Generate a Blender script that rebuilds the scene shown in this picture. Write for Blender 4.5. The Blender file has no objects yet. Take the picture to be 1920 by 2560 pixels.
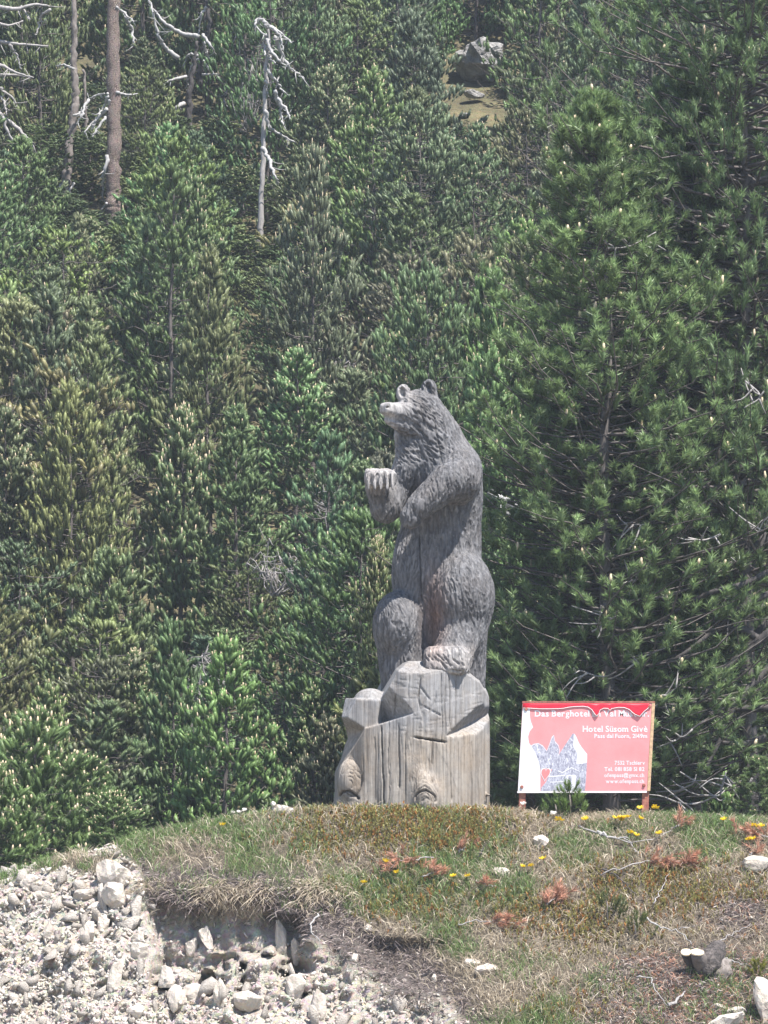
import bpy, bmesh, math, random
import numpy as np
from mathutils import Vector, Matrix, kdtree

random.seed(7)
rng = np.random.default_rng(7)
scene = bpy.context.scene
COL = scene.collection
R = math.radians

# ------------------------------------------------------------------ camera, sky, sun, exposure
CAM = np.array([0.0, -40.0, -1.4])
PITCH = math.atan(4.14 / 40.0)
FPX = 270.0 * math.hypot(40.0, 4.14)          # focal length in photograph pixels (1920 wide)
cam = bpy.data.cameras.new('camera'); cam_o = bpy.data.objects.new('camera', cam); COL.objects.link(cam_o)
cam_o.location = CAM.tolist(); cam_o.rotation_euler = (math.pi / 2 + PITCH, 0, 0)
cam.sensor_fit = 'VERTICAL'; cam.sensor_height = 36.0; cam.lens = 36.0 * FPX / 2560.0
cam.clip_start = 0.5; cam.clip_end = 3000
scene.camera = cam_o
HAZE = .00065
SUN_EL, SUN_AZ = 62.0, 45.0                    # azimuth: degrees to the right of straight behind the camera
world = bpy.data.worlds.new('World'); scene.world = world; world.use_nodes = True
wn = world.node_tree.nodes; wl = world.node_tree.links; wn.clear()
sky = wn.new('ShaderNodeTexSky'); sky.sky_type = 'NISHITA'; sky.sun_disc = False
sky.sun_elevation = R(SUN_EL); sky.sun_rotation = R(180 - SUN_AZ); sky.altitude = 2100
bg = wn.new('ShaderNodeBackground'); bg.inputs['Strength'].default_value = 0.105
wo = wn.new('ShaderNodeOutputWorld'); wl.new(sky.outputs[0], bg.inputs[0]); wl.new(bg.outputs[0], wo.inputs[0])
sun = bpy.data.lights.new('sun', 'SUN'); sun.energy = 4.9; sun.angle = R(0.53); sun.color = (1.0, 0.955, 0.90)
sun_o = bpy.data.objects.new('sun', sun); COL.objects.link(sun_o)
sdir = Vector((math.sin(R(SUN_AZ)) * math.cos(R(SUN_EL)), -math.cos(R(SUN_AZ)) * math.cos(R(SUN_EL)), math.sin(R(SUN_EL))))
sun_o.rotation_euler = sdir.to_track_quat('Z', 'Y').to_euler(); sun_o.location = (12, -18, 30)
vs = scene.view_settings; vs.view_transform = 'Standard'; vs.look = 'None'; vs.gamma = 1.0; vs.exposure = 1.3
vs.use_curve_mapping = False
scene.render.engine = 'CYCLES'
cy = scene.cycles
cy.max_bounces = 5; cy.diffuse_bounces = 3; cy.glossy_bounces = 2; cy.transmission_bounces = 2; cy.volume_bounces = 0
cy.transparent_max_bounces = 4; cy.caustics_reflective = False; cy.caustics_refractive = False
cy.use_denoising = True; cy.sample_clamp_indirect = 6

# ------------------------------------------------------------------ helpers
sp_, cp_ = math.sin(PITCH), math.cos(PITCH)
def P(px, py, y):
    """world point seen at photograph pixel (px, py) on the upright plane at depth y"""
    rx = (px - 960.0) / FPX; ru = (1280.0 - py) / FPX
    dy = cp_ - ru * sp_; dz = sp_ + ru * cp_
    t = (y - CAM[1]) / dy
    return np.array([rx * t, y, CAM[2] + dz * t])
def proj(V):
    V = np.atleast_2d(V) - CAM
    dep = V[:, 1] * cp_ + V[:, 2] * sp_
    up = -V[:, 1] * sp_ + V[:, 2] * cp_
    return np.stack([960 + FPX * V[:, 0] / dep, 1280 - FPX * up / dep, dep], 1)
def pxm(n, y=0.6):
    return n * (40.21 + y) / FPX

def mesh_np(name, V, F, smooth=False, mats=None, midx=None, col=None):
    V = np.asarray(V, np.float32); me = bpy.data.meshes.new(name)
    Fs = F if isinstance(F, list) and isinstance(F[0], np.ndarray) else [F]
    Fs = [np.asarray(f, np.int32) for f in Fs if len(f)]
    me.vertices.add(len(V)); me.vertices.foreach_set('co', V.ravel())
    li = np.concatenate([f.ravel() for f in Fs]); tot = np.concatenate([np.full(len(f), f.shape[1], np.int32) for f in Fs])
    st = np.concatenate([[0], np.cumsum(tot)[:-1]]).astype(np.int32)
    me.loops.add(len(li)); me.loops.foreach_set('vertex_index', li)
    me.polygons.add(len(tot)); me.polygons.foreach_set('loop_start', st); me.polygons.foreach_set('loop_total', tot)
    if smooth: me.polygons.foreach_set('use_smooth', np.ones(len(tot), bool))
    for m in (mats or []): me.materials.append(m)
    if midx is not None: me.polygons.foreach_set('material_index', np.asarray(midx, np.int32))
    if col is not None:
        a = me.color_attributes.new('tone', 'FLOAT_COLOR', 'POINT')
        c = np.ones((len(V), 4), np.float32); col = np.asarray(col, np.float32)
        if col.ndim == 1: c[:, :3] = col[:, None]
        else: c[:, :3] = col
        a.data.foreach_set('color', c.ravel())
    me.update(calc_edges=True); me.validate()
    return me
def link(name, me, parent=None, loc=(0, 0, 0)):
    o = bpy.data.objects.new(name, me); COL.objects.link(o); o.location = loc
    if parent is not None: o.parent = parent
    return o
def tag(o, label=None, cat=None, group=None, kind=None):
    if label: o['label'] = label
    if cat: o['category'] = cat
    if group: o['group'] = group
    if kind: o['kind'] = kind
    return o
def empty(name, loc, label, cat, group=None):
    o = bpy.data.objects.new(name, None); COL.objects.link(o); o.location = loc; o.empty_display_size = .2
    return tag(o, label, cat, group)
def join(parts):
    """parts: list of (V, F) with F of equal width"""
    Vs, Fs, n = [], [], 0
    for v, f in parts:
        Vs.append(v); Fs.append(np.asarray(f) + n); n += len(v)
    return np.concatenate(Vs), np.concatenate(Fs)

def hash2(ix, iy, seed):
    h = (ix.astype(np.int64) * 374761393 + iy.astype(np.int64) * 668265263 + seed * 1442695041) & 0x7fffffff
    h = ((h ^ (h >> 13)) * 1274126177) & 0x7fffffff
    return ((h ^ (h >> 16)) & 0xffff) / 65535.0
def vnoise(x, y, seed=0):
    ix = np.floor(x); iy = np.floor(y); fx = x - ix; fy = y - iy
    fx = fx * fx * (3 - 2 * fx); fy = fy * fy * (3 - 2 * fy)
    a = hash2(ix, iy, seed); b = hash2(ix + 1, iy, seed); c = hash2(ix, iy + 1, seed); d = hash2(ix + 1, iy + 1, seed)
    return (a * (1 - fx) + b * fx) * (1 - fy) + (c * (1 - fx) + d * fx) * fy
def fbm(x, y, seed=0, o=4):
    s = 0; a = .5; t = 0
    for k in range(o):
        s = s + a * vnoise(x * 2 ** k + 17.3 * k, y * 2 ** k - 9.1 * k, seed + k); t += a; a *= .5
    return s / t
def sstep(a, b, x):
    t = np.clip((x - a) / (b - a), 0, 1); return t * t * (3 - 2 * t)

def tube(pts, rad, sides=6, cap=True):
    """swept tube, returns V, F(quads); ends closed by a collapsed ring"""
    pts = np.asarray(pts, float); n = len(pts)
    rad = np.broadcast_to(np.asarray(rad, float), (n,)).copy()
    t = np.gradient(pts, axis=0); t /= np.linalg.norm(t, axis=1)[:, None] + 1e-9
    ref = np.array([0.31, 0.9, 0.2]) if abs(t[0][1]) < .8 else np.array([1., 0, 0])
    a = np.cross(t, ref); a /= np.linalg.norm(a, axis=1)[:, None] + 1e-9; b = np.cross(t, a)
    if cap:
        pts = np.concatenate([pts[:1], pts, pts[-1:]]); a = np.concatenate([a[:1], a, a[-1:]]); b = np.concatenate([b[:1], b, b[-1:]])
        rad = np.concatenate([[1e-4], rad, [1e-4]]); n += 2
    ang = np.arange(sides) * 2 * math.pi / sides
    V = (pts[:, None] + rad[:, None, None] * (np.cos(ang)[None, :, None] * a[:, None] + np.sin(ang)[None, :, None] * b[:, None])).reshape(-1, 3)
    i = np.arange(n - 1)[:, None] * sides; j = np.arange(sides)[None]; k = (j + 1) % sides
    F = np.stack([i + j, i + k, i + sides + k, i + sides + j], -1).reshape(-1, 4)
    return V, F
def smooth_path(pts, n):
    """Catmull-Rom through pts"""
    pts = np.asarray(pts, float)
    if len(pts) < 3:
        t = np.linspace(0, 1, n)[:, None]; return pts[0] * (1 - t) + pts[-1] * t
    q = np.concatenate([2 * pts[:1] - pts[1:2], pts, 2 * pts[-1:] - pts[-2:-1]]); out = []
    for u in np.linspace(0, len(pts) - 1, n):
        i = min(int(u), len(pts) - 2); f = u - i; p0, p1, p2, p3 = q[i:i + 4]
        out.append(.5 * ((2 * p1) + (-p0 + p2) * f + (2 * p0 - 5 * p1 + 4 * p2 - p3) * f * f + (-p0 + 3 * p1 - 3 * p2 + p3) * f ** 3))
    return np.array(out)
def unit(v): return v / (np.linalg.norm(v, axis=-1, keepdims=True) + 1e-9)

def needles(pos, dirn, length, per, nl, w, rg, spread=(25, 60), tone=None):
    """bottle-brush shoots of single-triangle needles: V (n*per*3), F, tone per vertex"""
    n = len(pos); D = unit(dirn)
    ref = np.where(np.abs(D[:, 2:3]) < .9, np.array([[0, 0, 1.]]), np.array([[1., 0, 0]]))
    A = unit(np.cross(D, ref)); B = np.cross(D, A)
    s = rg.random((n, per)) ** .8; az = rg.random((n, per)) * 2 * math.pi
    an = np.radians(rg.uniform(spread[0], spread[1], (n, per))) * (1.1 - .5 * s)
    rad = np.cos(az)[..., None] * A[:, None] + np.sin(az)[..., None] * B[:, None]
    nd = np.cos(an)[..., None] * D[:, None] + np.sin(an)[..., None] * rad
    base = pos[:, None] + D[:, None] * (length[:, None] * s)[..., None]
    ln = nl * rg.uniform(.75, 1.2, (n, per)) * (length / length.mean())[:, None] ** .5
    tip = base + nd * ln[..., None]
    wd = unit(np.cross(nd, rad) + .75 * np.cross(nd, rg.normal(size=(n, per, 3)))) * w
    V = np.stack([base - wd, base + wd, tip], 2).reshape(-1, 3)
    F = np.arange(n * per * 3).reshape(-1, 3)
    if tone is None: tone = np.ones(n)
    tt = np.repeat(tone, per * 3) * np.repeat((.55 + .75 * s).ravel() * rg.uniform(.88, 1.12, n * per), 3)  # lighter towards the tip: younger needles, plus a sunlit top put into the tone
    return V, F, tt

def cores(pos, dirn, length, r, tone):
    """solid heart of each shoot: a five-sided bud shape, so a brush of needles is not see-through"""
    D = unit(dirn); A = unit(np.cross(D, np.array([[.3, .8, .1]]))); B = np.cross(D, A); n = len(pos); a = np.arange(5) * 2 * math.pi / 5
    ring = lambda f, k: pos[:, None] + D[:, None] * (length * f)[:, None, None] + (r * k * (length / length.mean()))[:, None, None] * (np.cos(a)[None, :, None] * A[:, None] + np.sin(a)[None, :, None] * B[:, None])
    V = np.concatenate([ring(-.15, .35), ring(.35, 1.0), ring(.85, .8), (pos + D * (length * 1.1)[:, None])[:, None]], 1); o = np.arange(n)[:, None] * 16
    i = np.arange(5); j = (i + 1) % 5
    T = np.concatenate([np.stack([i, j, j + 5], 1), np.stack([i, j + 5, i + 5], 1), np.stack([i + 5, j + 5, j + 10], 1), np.stack([i + 5, j + 10, i + 10], 1), np.stack([i + 10, j + 10, np.full(5, 15)], 1)])
    return V.reshape(-1, 3), (o[:, None] + T[None]).reshape(-1, 3), (tone[:, None] * np.array([.5] * 5 + [.85] * 5 + [1.15] * 5 + [1.25])[None]).ravel()  # dim foot and lit top of each shoot painted ring by ring

# ------------------------------------------------------------------ materials
def mat(name):
    m = bpy.data.materials.new(name); m.use_nodes = True
    nt = m.node_tree; b = nt.nodes['Principled BSDF']
    return m, nt, b
def N(nt, t, **kw):
    n = nt.nodes.new(t)
    for k, v in kw.items(): setattr(n, k, v)
    return n
def ramp(nt, stops):
    r = N(nt, 'ShaderNodeValToRGB'); e = r.color_ramp.elements
    while len(e) > 1: e.remove(e[-1])
    e[0].position = stops[0][0]; e[0].color = (*stops[0][1], 1)
    for p, c in stops[1:]:
        x = e.new(p); x.color = (*c, 1)
    return r
def coords(nt, sc=(1, 1, 1), kind='Object'):
    tc = N(nt, 'ShaderNodeTexCoord'); mp = N(nt, 'ShaderNodeMapping'); mp.inputs['Scale'].default_value = sc
    nt.links.new(tc.outputs[kind], mp.inputs[0]); return mp
def noise(nt, src, scale, detail=4, rough=.55, dist=0):
    n = N(nt, 'ShaderNodeTexNoise'); n.inputs['Scale'].default_value = scale; n.inputs['Detail'].default_value = detail
    n.inputs['Roughness'].default_value = rough; n.inputs['Distortion'].default_value = dist
    nt.links.new(src.outputs[0], n.inputs['Vector']); return n
def mix(nt, a, b, f, mode='MIX'):
    m = N(nt, 'ShaderNodeMix', data_type='RGBA', blend_type=mode)
    for s, v in ((m.inputs[0], f), (m.inputs[6], a), (m.inputs[7], b)):
        if hasattr(v, 'links') or isinstance(v, bpy.types.NodeSocket): nt.links.new(v, s)
        elif isinstance(v, (int, float)): s.default_value = v
        else: s.default_value = (*v, 1)
    return m.outputs[2]
def bump(nt, b, src, dist, strength=1.0):
    bp = N(nt, 'ShaderNodeBump'); bp.inputs['Distance'].default_value = dist; bp.inputs['Strength'].default_value = strength
    nt.links.new(src, bp.inputs['Height']); nt.links.new(bp.outputs[0], b.inputs['Normal']); return bp
def attr(nt, name='tone'):
    a = N(nt, 'ShaderNodeAttribute'); a.attribute_name = name; return a

def needle_material(name, base=None, trans=.40):
    m, nt, b = mat(name)
    a = attr(nt)
    if base is None:
        oi = N(nt, 'ShaderNodeObjectInfo'); src = oi.outputs['Color']
    else: src = base
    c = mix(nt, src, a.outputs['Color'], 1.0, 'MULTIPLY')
    nt.links.new(c, b.inputs['Base Color']); b.inputs['Roughness'].default_value = .42; b.inputs['Specular IOR Level'].default_value = .45
    tr = N(nt, 'ShaderNodeBsdfTranslucent'); nt.links.new(c, tr.inputs[0])
    mx = N(nt, 'ShaderNodeMixShader'); mx.inputs[0].default_value = trans
    nt.links.new(b.outputs[0], mx.inputs[1]); nt.links.new(tr.outputs[0], mx.inputs[2])
    nt.links.new(mx.outputs[0], nt.nodes['Material Output'].inputs[0]); return m
M = {}
M['needle'] = needle_material('pine_needles')
M['red_needle'] = needle_material('dead_red_needles', (.46, .245, .165), .25)
M['grass_green'] = needle_material('green_grass', (.17, .25, .085), .35)
M['grass_dry'] = needle_material('dry_grass', (.48, .405, .30), .30)
M['heath'] = needle_material('heath_sprigs', (.26, .235, .075), .25)
M['root'] = needle_material('roots_and_humus', (.15, .12, .108), .05)
M['petal'] = needle_material('yellow_petals', (.80, .60, .03), .3)
M['white_petal'] = needle_material('white_petals', (.75, .72, .66), .3)
def bark_material(name, c0, c1, c2, sc=(14, 14, 5), d=.02):
    m, nt, b = mat(name); mp = coords(nt, sc)
    n1 = noise(nt, mp, 1.0, 6, .65, .6); rp = ramp(nt, [(.28, c0), (.5, c1), (.72, c2)])
    nt.links.new(n1.outputs[0], rp.inputs[0]); nt.links.new(rp.outputs[0], b.inputs['Base Color'])
    b.inputs['Roughness'].default_value = .9; bump(nt, b, n1.outputs[0], d); return m
M['bark'] = bark_material('grey_bark', (.07, .058, .052), (.16, .135, .12), (.26, .23, .21))
M['bark_dark'] = bark_material('dark_bark', (.025, .022, .022), (.055, .048, .046), (.10, .09, .085))
M['limb'] = bark_material('shaded_limb_bark', (.05, .043, .04), (.10, .085, .078), (.17, .15, .14))  # darkened bark: shade inside the crowns put into the colour
M['dead'] = bark_material('bleached_dead_wood', (.17, .165, .16), (.31, .30, .29), (.45, .43, .42), (30, 30, 4), .006)
M['twig'] = bark_material('grey_twigs', (.16, .145, .14), (.28, .26, .25), (.38, .36, .34), (30, 30, 6), .004)
M['candle'] = bark_material('pale_new_shoots', (.36, .27, .17), (.50, .40, .27), (.62, .52, .38), (40, 40, 30), .004)
M['cone'] = bark_material('pine_cones', (.05, .03, .03), (.10, .06, .055), (.16, .10, .09), (40, 40, 40), .01)
M['stumpbark'] = bark_material('flaky_stump_bark', (.03, .026, .025), (.085, .072, .066), (.20, .17, .155), (26, 26, 26), .05)
def platy():
    m, nt, b = mat('platy_pine_bark'); mp = coords(nt, (11, 11, 6))
    v = N(nt, 'ShaderNodeTexVoronoi', feature='DISTANCE_TO_EDGE'); nt.links.new(mp.outputs[0], v.inputs['Vector'])
    n1 = noise(nt, mp, 2.2, 5, .6)
    r1 = ramp(nt, [(.02, (.05, .035, .03)), (.12, (.24, .18, .15)), (.5, (.33, .26, .23))])
    nt.links.new(v.outputs[0], r1.inputs[0])
    c = mix(nt, r1.outputs[0], n1.outputs['Color'], .25, 'OVERLAY'); nt.links.new(c, b.inputs['Base Color'])
    b.inputs['Roughness'].default_value = .9; bump(nt, b, r1.outputs[0], .05); return m
M['platy'] = platy()
def wood_material(name, dark, mid, light, warm, grain, cracks):
    m, nt, b = mat(name)
    mp = coords(nt, grain); n1 = noise(nt, mp, 1.0, 7, .62, .35)
    mp2 = coords(nt, (1, 1, 1)); n2 = noise(nt, mp2, 3.2, 4, .6, .4); n3 = noise(nt, mp2, 26, 5, .65)
    rp = ramp(nt, [(.27, dark), (.48, mid), (.70, light)]); nt.links.new(n1.outputs[0], rp.inputs[0])
    rw = ramp(nt, [(.45, (0, 0, 0)), (.70, (1, 1, 1))]); nt.links.new(n2.outputs[0], rw.inputs[0])
    c = mix(nt, rp.outputs[0], warm, rw.outputs[0]) if False else mix(nt, rp.outputs[0], warm, rw.outputs[0], 'MULTIPLY')
    rs = ramp(nt, [(.30, (.72, .72, .74)), (.55, (1, 1, 1))]); nt.links.new(n3.outputs[0], rs.inputs[0])
    c = mix(nt, c, rs.outputs[0], .8, 'MULTIPLY')
    mp3 = coords(nt, (13, 13, .55)); n4 = noise(nt, mp3, 1.0, 4, .6, .5)
    r4 = ramp(nt, [(.34, (.84, .82, .80)), (.5, (.97, .97, .97)), (.68, (1.16, 1.14, 1.10))]); nt.links.new(n4.outputs[0], r4.inputs[0])
    c = mix(nt, c, r4.outputs[0], .85, 'MULTIPLY')
    a = attr(nt); c = mix(nt, c, a.outputs['Color'], 1.0, 'MULTIPLY')
    nt.links.new(c, b.inputs['Base Color']); b.inputs['Roughness'].default_value = .78
    b.inputs['Specular IOR Level'].default_value = .3
    bump(nt, b, n1.outputs[0], cracks, .9); return m
M['wood_bear'] = wood_material('weathered_grey_wood', (.060, .061, .066), (.130, .129, .135), (.225, .222, .226), (.93, .88, .84), (34, 34, 7), .012)
M['wood_log'] = wood_material('silvered_log_wood', (.175, .155, .135), (.275, .248, .218), (.37, .34, .305), (.92, .84, .75), (42, 42, 1.5), .014)
def stone_material():
    m, nt, b = mat('pale_limestone'); mp = coords(nt, (1, 1, 1)); oi = N(nt, 'ShaderNodeObjectInfo')
    n1 = noise(nt, mp, 9, 6, .65, .3); n2 = noise(nt, mp, 60, 3, .6)
    rp = ramp(nt, [(.28, (.34, .295, .25)), (.5, (.48, .43, .375)), (.72, (.58, .535, .475))]); nt.links.new(n1.outputs[0], rp.inputs[0])
    c = mix(nt, rp.outputs[0], n2.outputs['Color'], .18, 'OVERLAY')
    a = attr(nt); c = mix(nt, c, a.outputs['Color'], 1.0, 'MULTIPLY')
    nt.links.new(c, b.inputs['Base Color']); b.inputs['Roughness'].default_value = .92
    bump(nt, b, n1.outputs[0], .03); return m
M['stone'] = stone_material()
def grey_rock():
    m, nt, b = mat('grey_outcrop_rock'); mp = coords(nt, (1, 1, 1)); n1 = noise(nt, mp, 3.5, 8, .68, .8)
    rp = ramp(nt, [(.3, (.16, .155, .155)), (.5, (.36, .35, .34)), (.7, (.58, .56, .53))]); nt.links.new(n1.outputs[0], rp.inputs[0])
    nt.links.new(rp.outputs[0], b.inputs['Base Color']); b.inputs['Roughness'].default_value = .9; bump(nt, b, n1.outputs[0], .25); return m
M['rock'] = grey_rock()
def ground_material():
    # tone.r = bare limestone scree, tone.g = dark humus, tone.b = shade of turf (0 dry, 1 green)
    m, nt, b = mat('bank_ground'); mp = coords(nt, (1, 1, 1)); a = attr(nt, 'zone')
    sep = N(nt, 'ShaderNodeSeparateColor'); nt.links.new(a.outputs['Color'], sep.inputs[0])
    n1 = noise(nt, mp, 5, 7, .7, .2); n2 = noise(nt, mp, 34, 5, .7); v = N(nt, 'ShaderNodeTexVoronoi'); v.inputs['Scale'].default_value = 26
    nt.links.new(mp.outputs[0], v.inputs['Vector'])
    sc = ramp(nt, [(.25, (.37, .315, .255)), (.5, (.49, .435, .37)), (.75, (.58, .535, .47))]); nt.links.new(n1.outputs[0], sc.inputs[0])
    sc2 = mix(nt, sc.outputs[0], v.outputs['Color'], .14, 'OVERLAY')
    hu = ramp(nt, [(.3, (.05, .04, .036)), (.7, (.15, .12, .105))]); nt.links.new(n2.outputs[0], hu.inputs[0])
    dry = ramp(nt, [(.3, (.075, .06, .045)), (.7, (.20, .16, .115))]); nt.links.new(n2.outputs[0], dry.inputs[0])
    gr = ramp(nt, [(.3, (.05, .06, .025)), (.7, (.13, .13, .05))]); nt.links.new(n2.outputs[0], gr.inputs[0])
    c = mix(nt, dry.outputs[0], gr.outputs[0], sep.outputs[2])
    c = mix(nt, c, hu.outputs[0], sep.outputs[1]); c = mix(nt, c, sc2, sep.outputs[0])
    nt.links.new(c, b.inputs['Base Color']); b.inputs['Roughness'].default_value = .95
    bump(nt, b, n2.outputs[0], .055); return m
M['ground'] = ground_material()
def hill_material():
    m, nt, b = mat('hillside_floor'); mp = coords(nt, (1, 1, 1)); n1 = noise(nt, mp, 1.3, 8, .7, .3); n2 = noise(nt, mp, 14, 5, .7)
    r1 = ramp(nt, [(.3, (.055, .055, .03)), (.52, (.13, .115, .06)), (.7, (.22, .19, .10))]); nt.links.new(n1.outputs[0], r1.inputs[0])
    c = mix(nt, r1.outputs[0], n2.outputs['Color'], .35, 'OVERLAY'); nt.links.new(c, b.inputs['Base Color'])
    b.inputs['Roughness'].default_value = 1; bump(nt, b, n2.outputs[0], .08); return m
M['hill'] = hill_material()
def plain(name, c, rough=.6, metal=0, var=0, sc=20):
    m, nt, b = mat(name); b.inputs['Roughness'].default_value = rough; b.inputs['Metallic'].default_value = metal
    b.inputs['Base Color'].default_value = (*c, 1)
    if var:
        mp = coords(nt); n1 = noise(nt, mp, sc, 5, .65)
        lo = tuple(x * (1 - var) for x in c); hi = tuple(min(1, x * (1 + var)) for x in c)
        rp = ramp(nt, [(.3, lo), (.7, hi)]); nt.links.new(n1.outputs[0], rp.inputs[0]); nt.links.new(rp.outputs[0], b.inputs['Base Color'])
    return m
M['poster'] = plain('faded_red_print', (.68, .25, .255), .55, 0, .14, 3)
M['flap'] = plain('bright_red_film', (.62, .012, .03), .35, 0, .1, 6)
M['paper'] = plain('white_print', (.66, .65, .665), .6, 0, .03, 8)
M['torn'] = plain('torn_white_edge', (.78, .74, .74), .8)
M['heart'] = plain('red_heart_print', (.70, .20, .20), .55)
def sketch():
    m, nt, b = mat('pencil_drawing_print'); mp = coords(nt, (60, 60, 26)); mp.inputs['Rotation'].default_value = (0, R(35), 0)
    n1 = noise(nt, mp, 1.0, 6, .7, 1.2); r1 = ramp(nt, [(.36, (.17, .17, .23)), (.50, (.34, .34, .41)), (.62, (.60, .60, .65))])
    nt.links.new(n1.outputs[0], r1.inputs[0]); nt.links.new(r1.outputs[0], b.inputs['Base Color']); b.inputs['Roughness'].default_value = .6; return m
M['sketch'] = sketch()
def rust():
    m, nt, b = mat('rusty_red_steel'); mp = coords(nt); n1 = noise(nt, mp, 22, 6, .7)
    r1 = ramp(nt, [(.3, (.17, .06, .035)), (.5, (.30, .10, .075)), (.68, (.42, .22, .13))]); nt.links.new(n1.outputs[0], r1.inputs[0])
    nt.links.new(r1.outputs[0], b.inputs['Base Color']); b.inputs['Roughness'].default_value = .75; bump(nt, b, n1.outputs[0], .004); return m
M['rust'] = rust()
M['edge'] = plain('weathered_board_edge', (.50, .34, .20), .8, 0, .35, 30)
M['cut'] = plain('fresh_sawn_wood', (.80, .66, .46), .7, 0, .12, 18)
M['flowerstem'] = plain('flower_stems', (.09, .14, .04), .7)
#STRUCTURE
# ------------------------------------------------------------------ ground: the bank, the valley floor and the hillside
CR = np.array([(-400, 2260), (-150, 2225), (0, 2196), (100, 2168), (200, 2140), (300, 2112), (400, 2086), (520, 2066), (640, 2044), (760, 2031),
               (880, 2026), (1230, 2032), (1400, 2053), (1600, 2047), (1750, 2050), (1920, 2062), (2300, 2090)], float)
crx = np.array([P(p, r, -.1)[0] for p, r in CR]); crz = np.array([P(p, r, -.1)[2] for p, r in CR])
def crest(x): return np.interp(x, crx, crz)
def hill_z(x, y):
    return -1.0 + .60 * (y - 9.5) + .5 * (fbm(x * .16 + 5, y * .16, 31, 3) - .5) * np.clip((y - 6) / 6, 0, 1) * 2
def ground_z(x, y):
    c = crest(x); d = -.12 - y
    k = .95 - .22 * sstep(-1.0, 1.6, x)
    front = c - np.where(d > 0, (np.sqrt(d * d + .22 ** 2) - .22) * k, 0)
    back = c - .02 - (.55 + .35 * sstep(-.5, -2.5, x)) * np.maximum(0, y - np.where(x < -.7, .25, 1.5)) * .55
    z = np.where(y < -.12, front, np.maximum(back, -1.7))
    h = hill_z(x, y)
    z = np.where(y > 3, np.maximum(z, h) + .15 * np.exp(-np.abs(z - h) * 2), z)
    floor = -3.0 + .05 * (fbm(x * .3, y * .3, 3, 3) - .5)
    return np.maximum(z, floor)
# bank sheet, displaced: rough scree, turf lip and the hollow under it
xs = np.concatenate([-np.geomspace(90, 4.8, 22), np.arange(-4.75, 4.76, .026), np.geomspace(4.8, 90, 22)])
ys = np.concatenate([-np.geomspace(120, 3.6, 22), np.arange(-3.55, .45, .024), np.linspace(.5, 8.5, 46)])
GX, GY = np.meshgrid(xs, ys); GZ = ground_z(GX, GY)
pp = proj(np.stack([GX.ravel(), GY.ravel(), GZ.ravel()], 1)); PXg = pp[:, 0].reshape(GX.shape); PYg = pp[:, 1].reshape(GX.shape)
nb = fbm(GX * 2.3, GZ * 2.3 + GY, 5, 4) - .5; nf = fbm(GX * 9, (GZ + GY * .7) * 9, 9, 3) - .5
# border between scree / cut face below and turf above, as rows over px
BD = np.array([(-400, 2170), (0, 2190), (250, 2160), (300, 2125), (345, 2150), (375, 2255), (460, 2262), (640, 2268), (800, 2300), (900, 2370), (1000, 2440), (1100, 2500), (1180, 2570), (1300, 2680), (2400, 2900)], float)
bd = np.interp(PXg, BD[:, 0], BD[:, 1]) + 95 * nb + 45 * nf
front_m = GY < .3
scree = sstep(-12, 14, PYg - bd) * front_m
leftmost = sstep(760, 330, PXg + 80 * nb)
scree = np.where((PXg < 640) & (PYg < 2140), np.maximum(scree, sstep(330, 280, PXg + 50 * nb) * sstep(2040, 2060, PYg)), scree)
band = 1.25 * np.exp(-((PYg - bd + 34) / 44.0) ** 2) * sstep(330, 380, PXg) * sstep(1300, 1100, PXg)
humus = np.clip(band * 1.1 + sstep(700, 800, PXg) * sstep(1150, 1000, PXg) * np.exp(-((PYg - bd - 10) / 60) ** 2) * .9, 0, 1)
humus = np.maximum(humus, sstep(1420, 1560, PXg + 120 * nb) * sstep(2350, 2420, PYg + 60 * nb) * .75)
humus = np.maximum(humus, np.exp(-((PXg - 1850) / 90) ** 2 - ((PYg - 2290) / 60) ** 2))
turf = fbm(GX * 1.7 + 3, GZ * 2.5, 21, 4)
green = sstep(.42, .6, turf)
ywall = np.array([GY[np.argmin(np.abs(PYg[:, c] - 2262) + 1e4 * (GY[:, c] > 0)), c] for c in range(GX.shape[1])])[None]
pock = sstep(365, 400, PXg + 30 * nf) * sstep(790, 740, PXg + 30 * nf) * sstep(-16, 4, PYg - bd) * sstep(2452, 2415, PYg + 130 * nb + 110 * nf + 26 * np.sin(PXg * .031) + .12 * (PXg - 560))
pock2 = sstep(880, 960, PXg) * sstep(1180, 1080, PXg) * sstep(2340, 2370, PYg) * sstep(2480, 2440, PYg)
pock3 = sstep(225, 250, PXg) * sstep(300, 275, PXg) * sstep(2295, 2315, PYg) * sstep(2370, 2350, PYg)
lip = np.exp(-((PYg - 2215) / 42.0) ** 2) * sstep(300, 370, PXg) * sstep(960, 800, PXg)
YY = GY + np.maximum(0, ywall + .12 + .45 * nb + .12 * nf + .16 * (np.abs(fbm(GX * 6, GZ * 1.1, 91, 3) - .5) * 2) - GY) * pock + .16 * pock2 + .14 * pock3 - .17 * lip
YY = YY - scree * (nb * .40 + nf * .12) * sstep(2170, 2330, PYg) - scree * (.10 * nf + .06 * (fbm(GX * 26, GZ * 26 + GY * 9, 15, 2) - .5)) - (1 - scree) * (nb * .12 + nf * .03) * (GY < 0)
rid = np.abs(fbm(GX * 5 + 3, GZ * 1.2, 77, 3) - .5) * 2
YY = YY - scree * (1 - rid) * .17 * sstep(2300, 2380, PYg) * (GY > -3.4)
ZZ = GZ + (GY < .4) * (.05 * nb + .02 * nf) * sstep(3.5, 1.5, np.abs(GY)) * np.clip((-GY) * 2, 0, 1)
GV = np.stack([GX, YY, ZZ], -1).reshape(-1, 3)
ny_, nx_ = GX.shape
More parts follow.
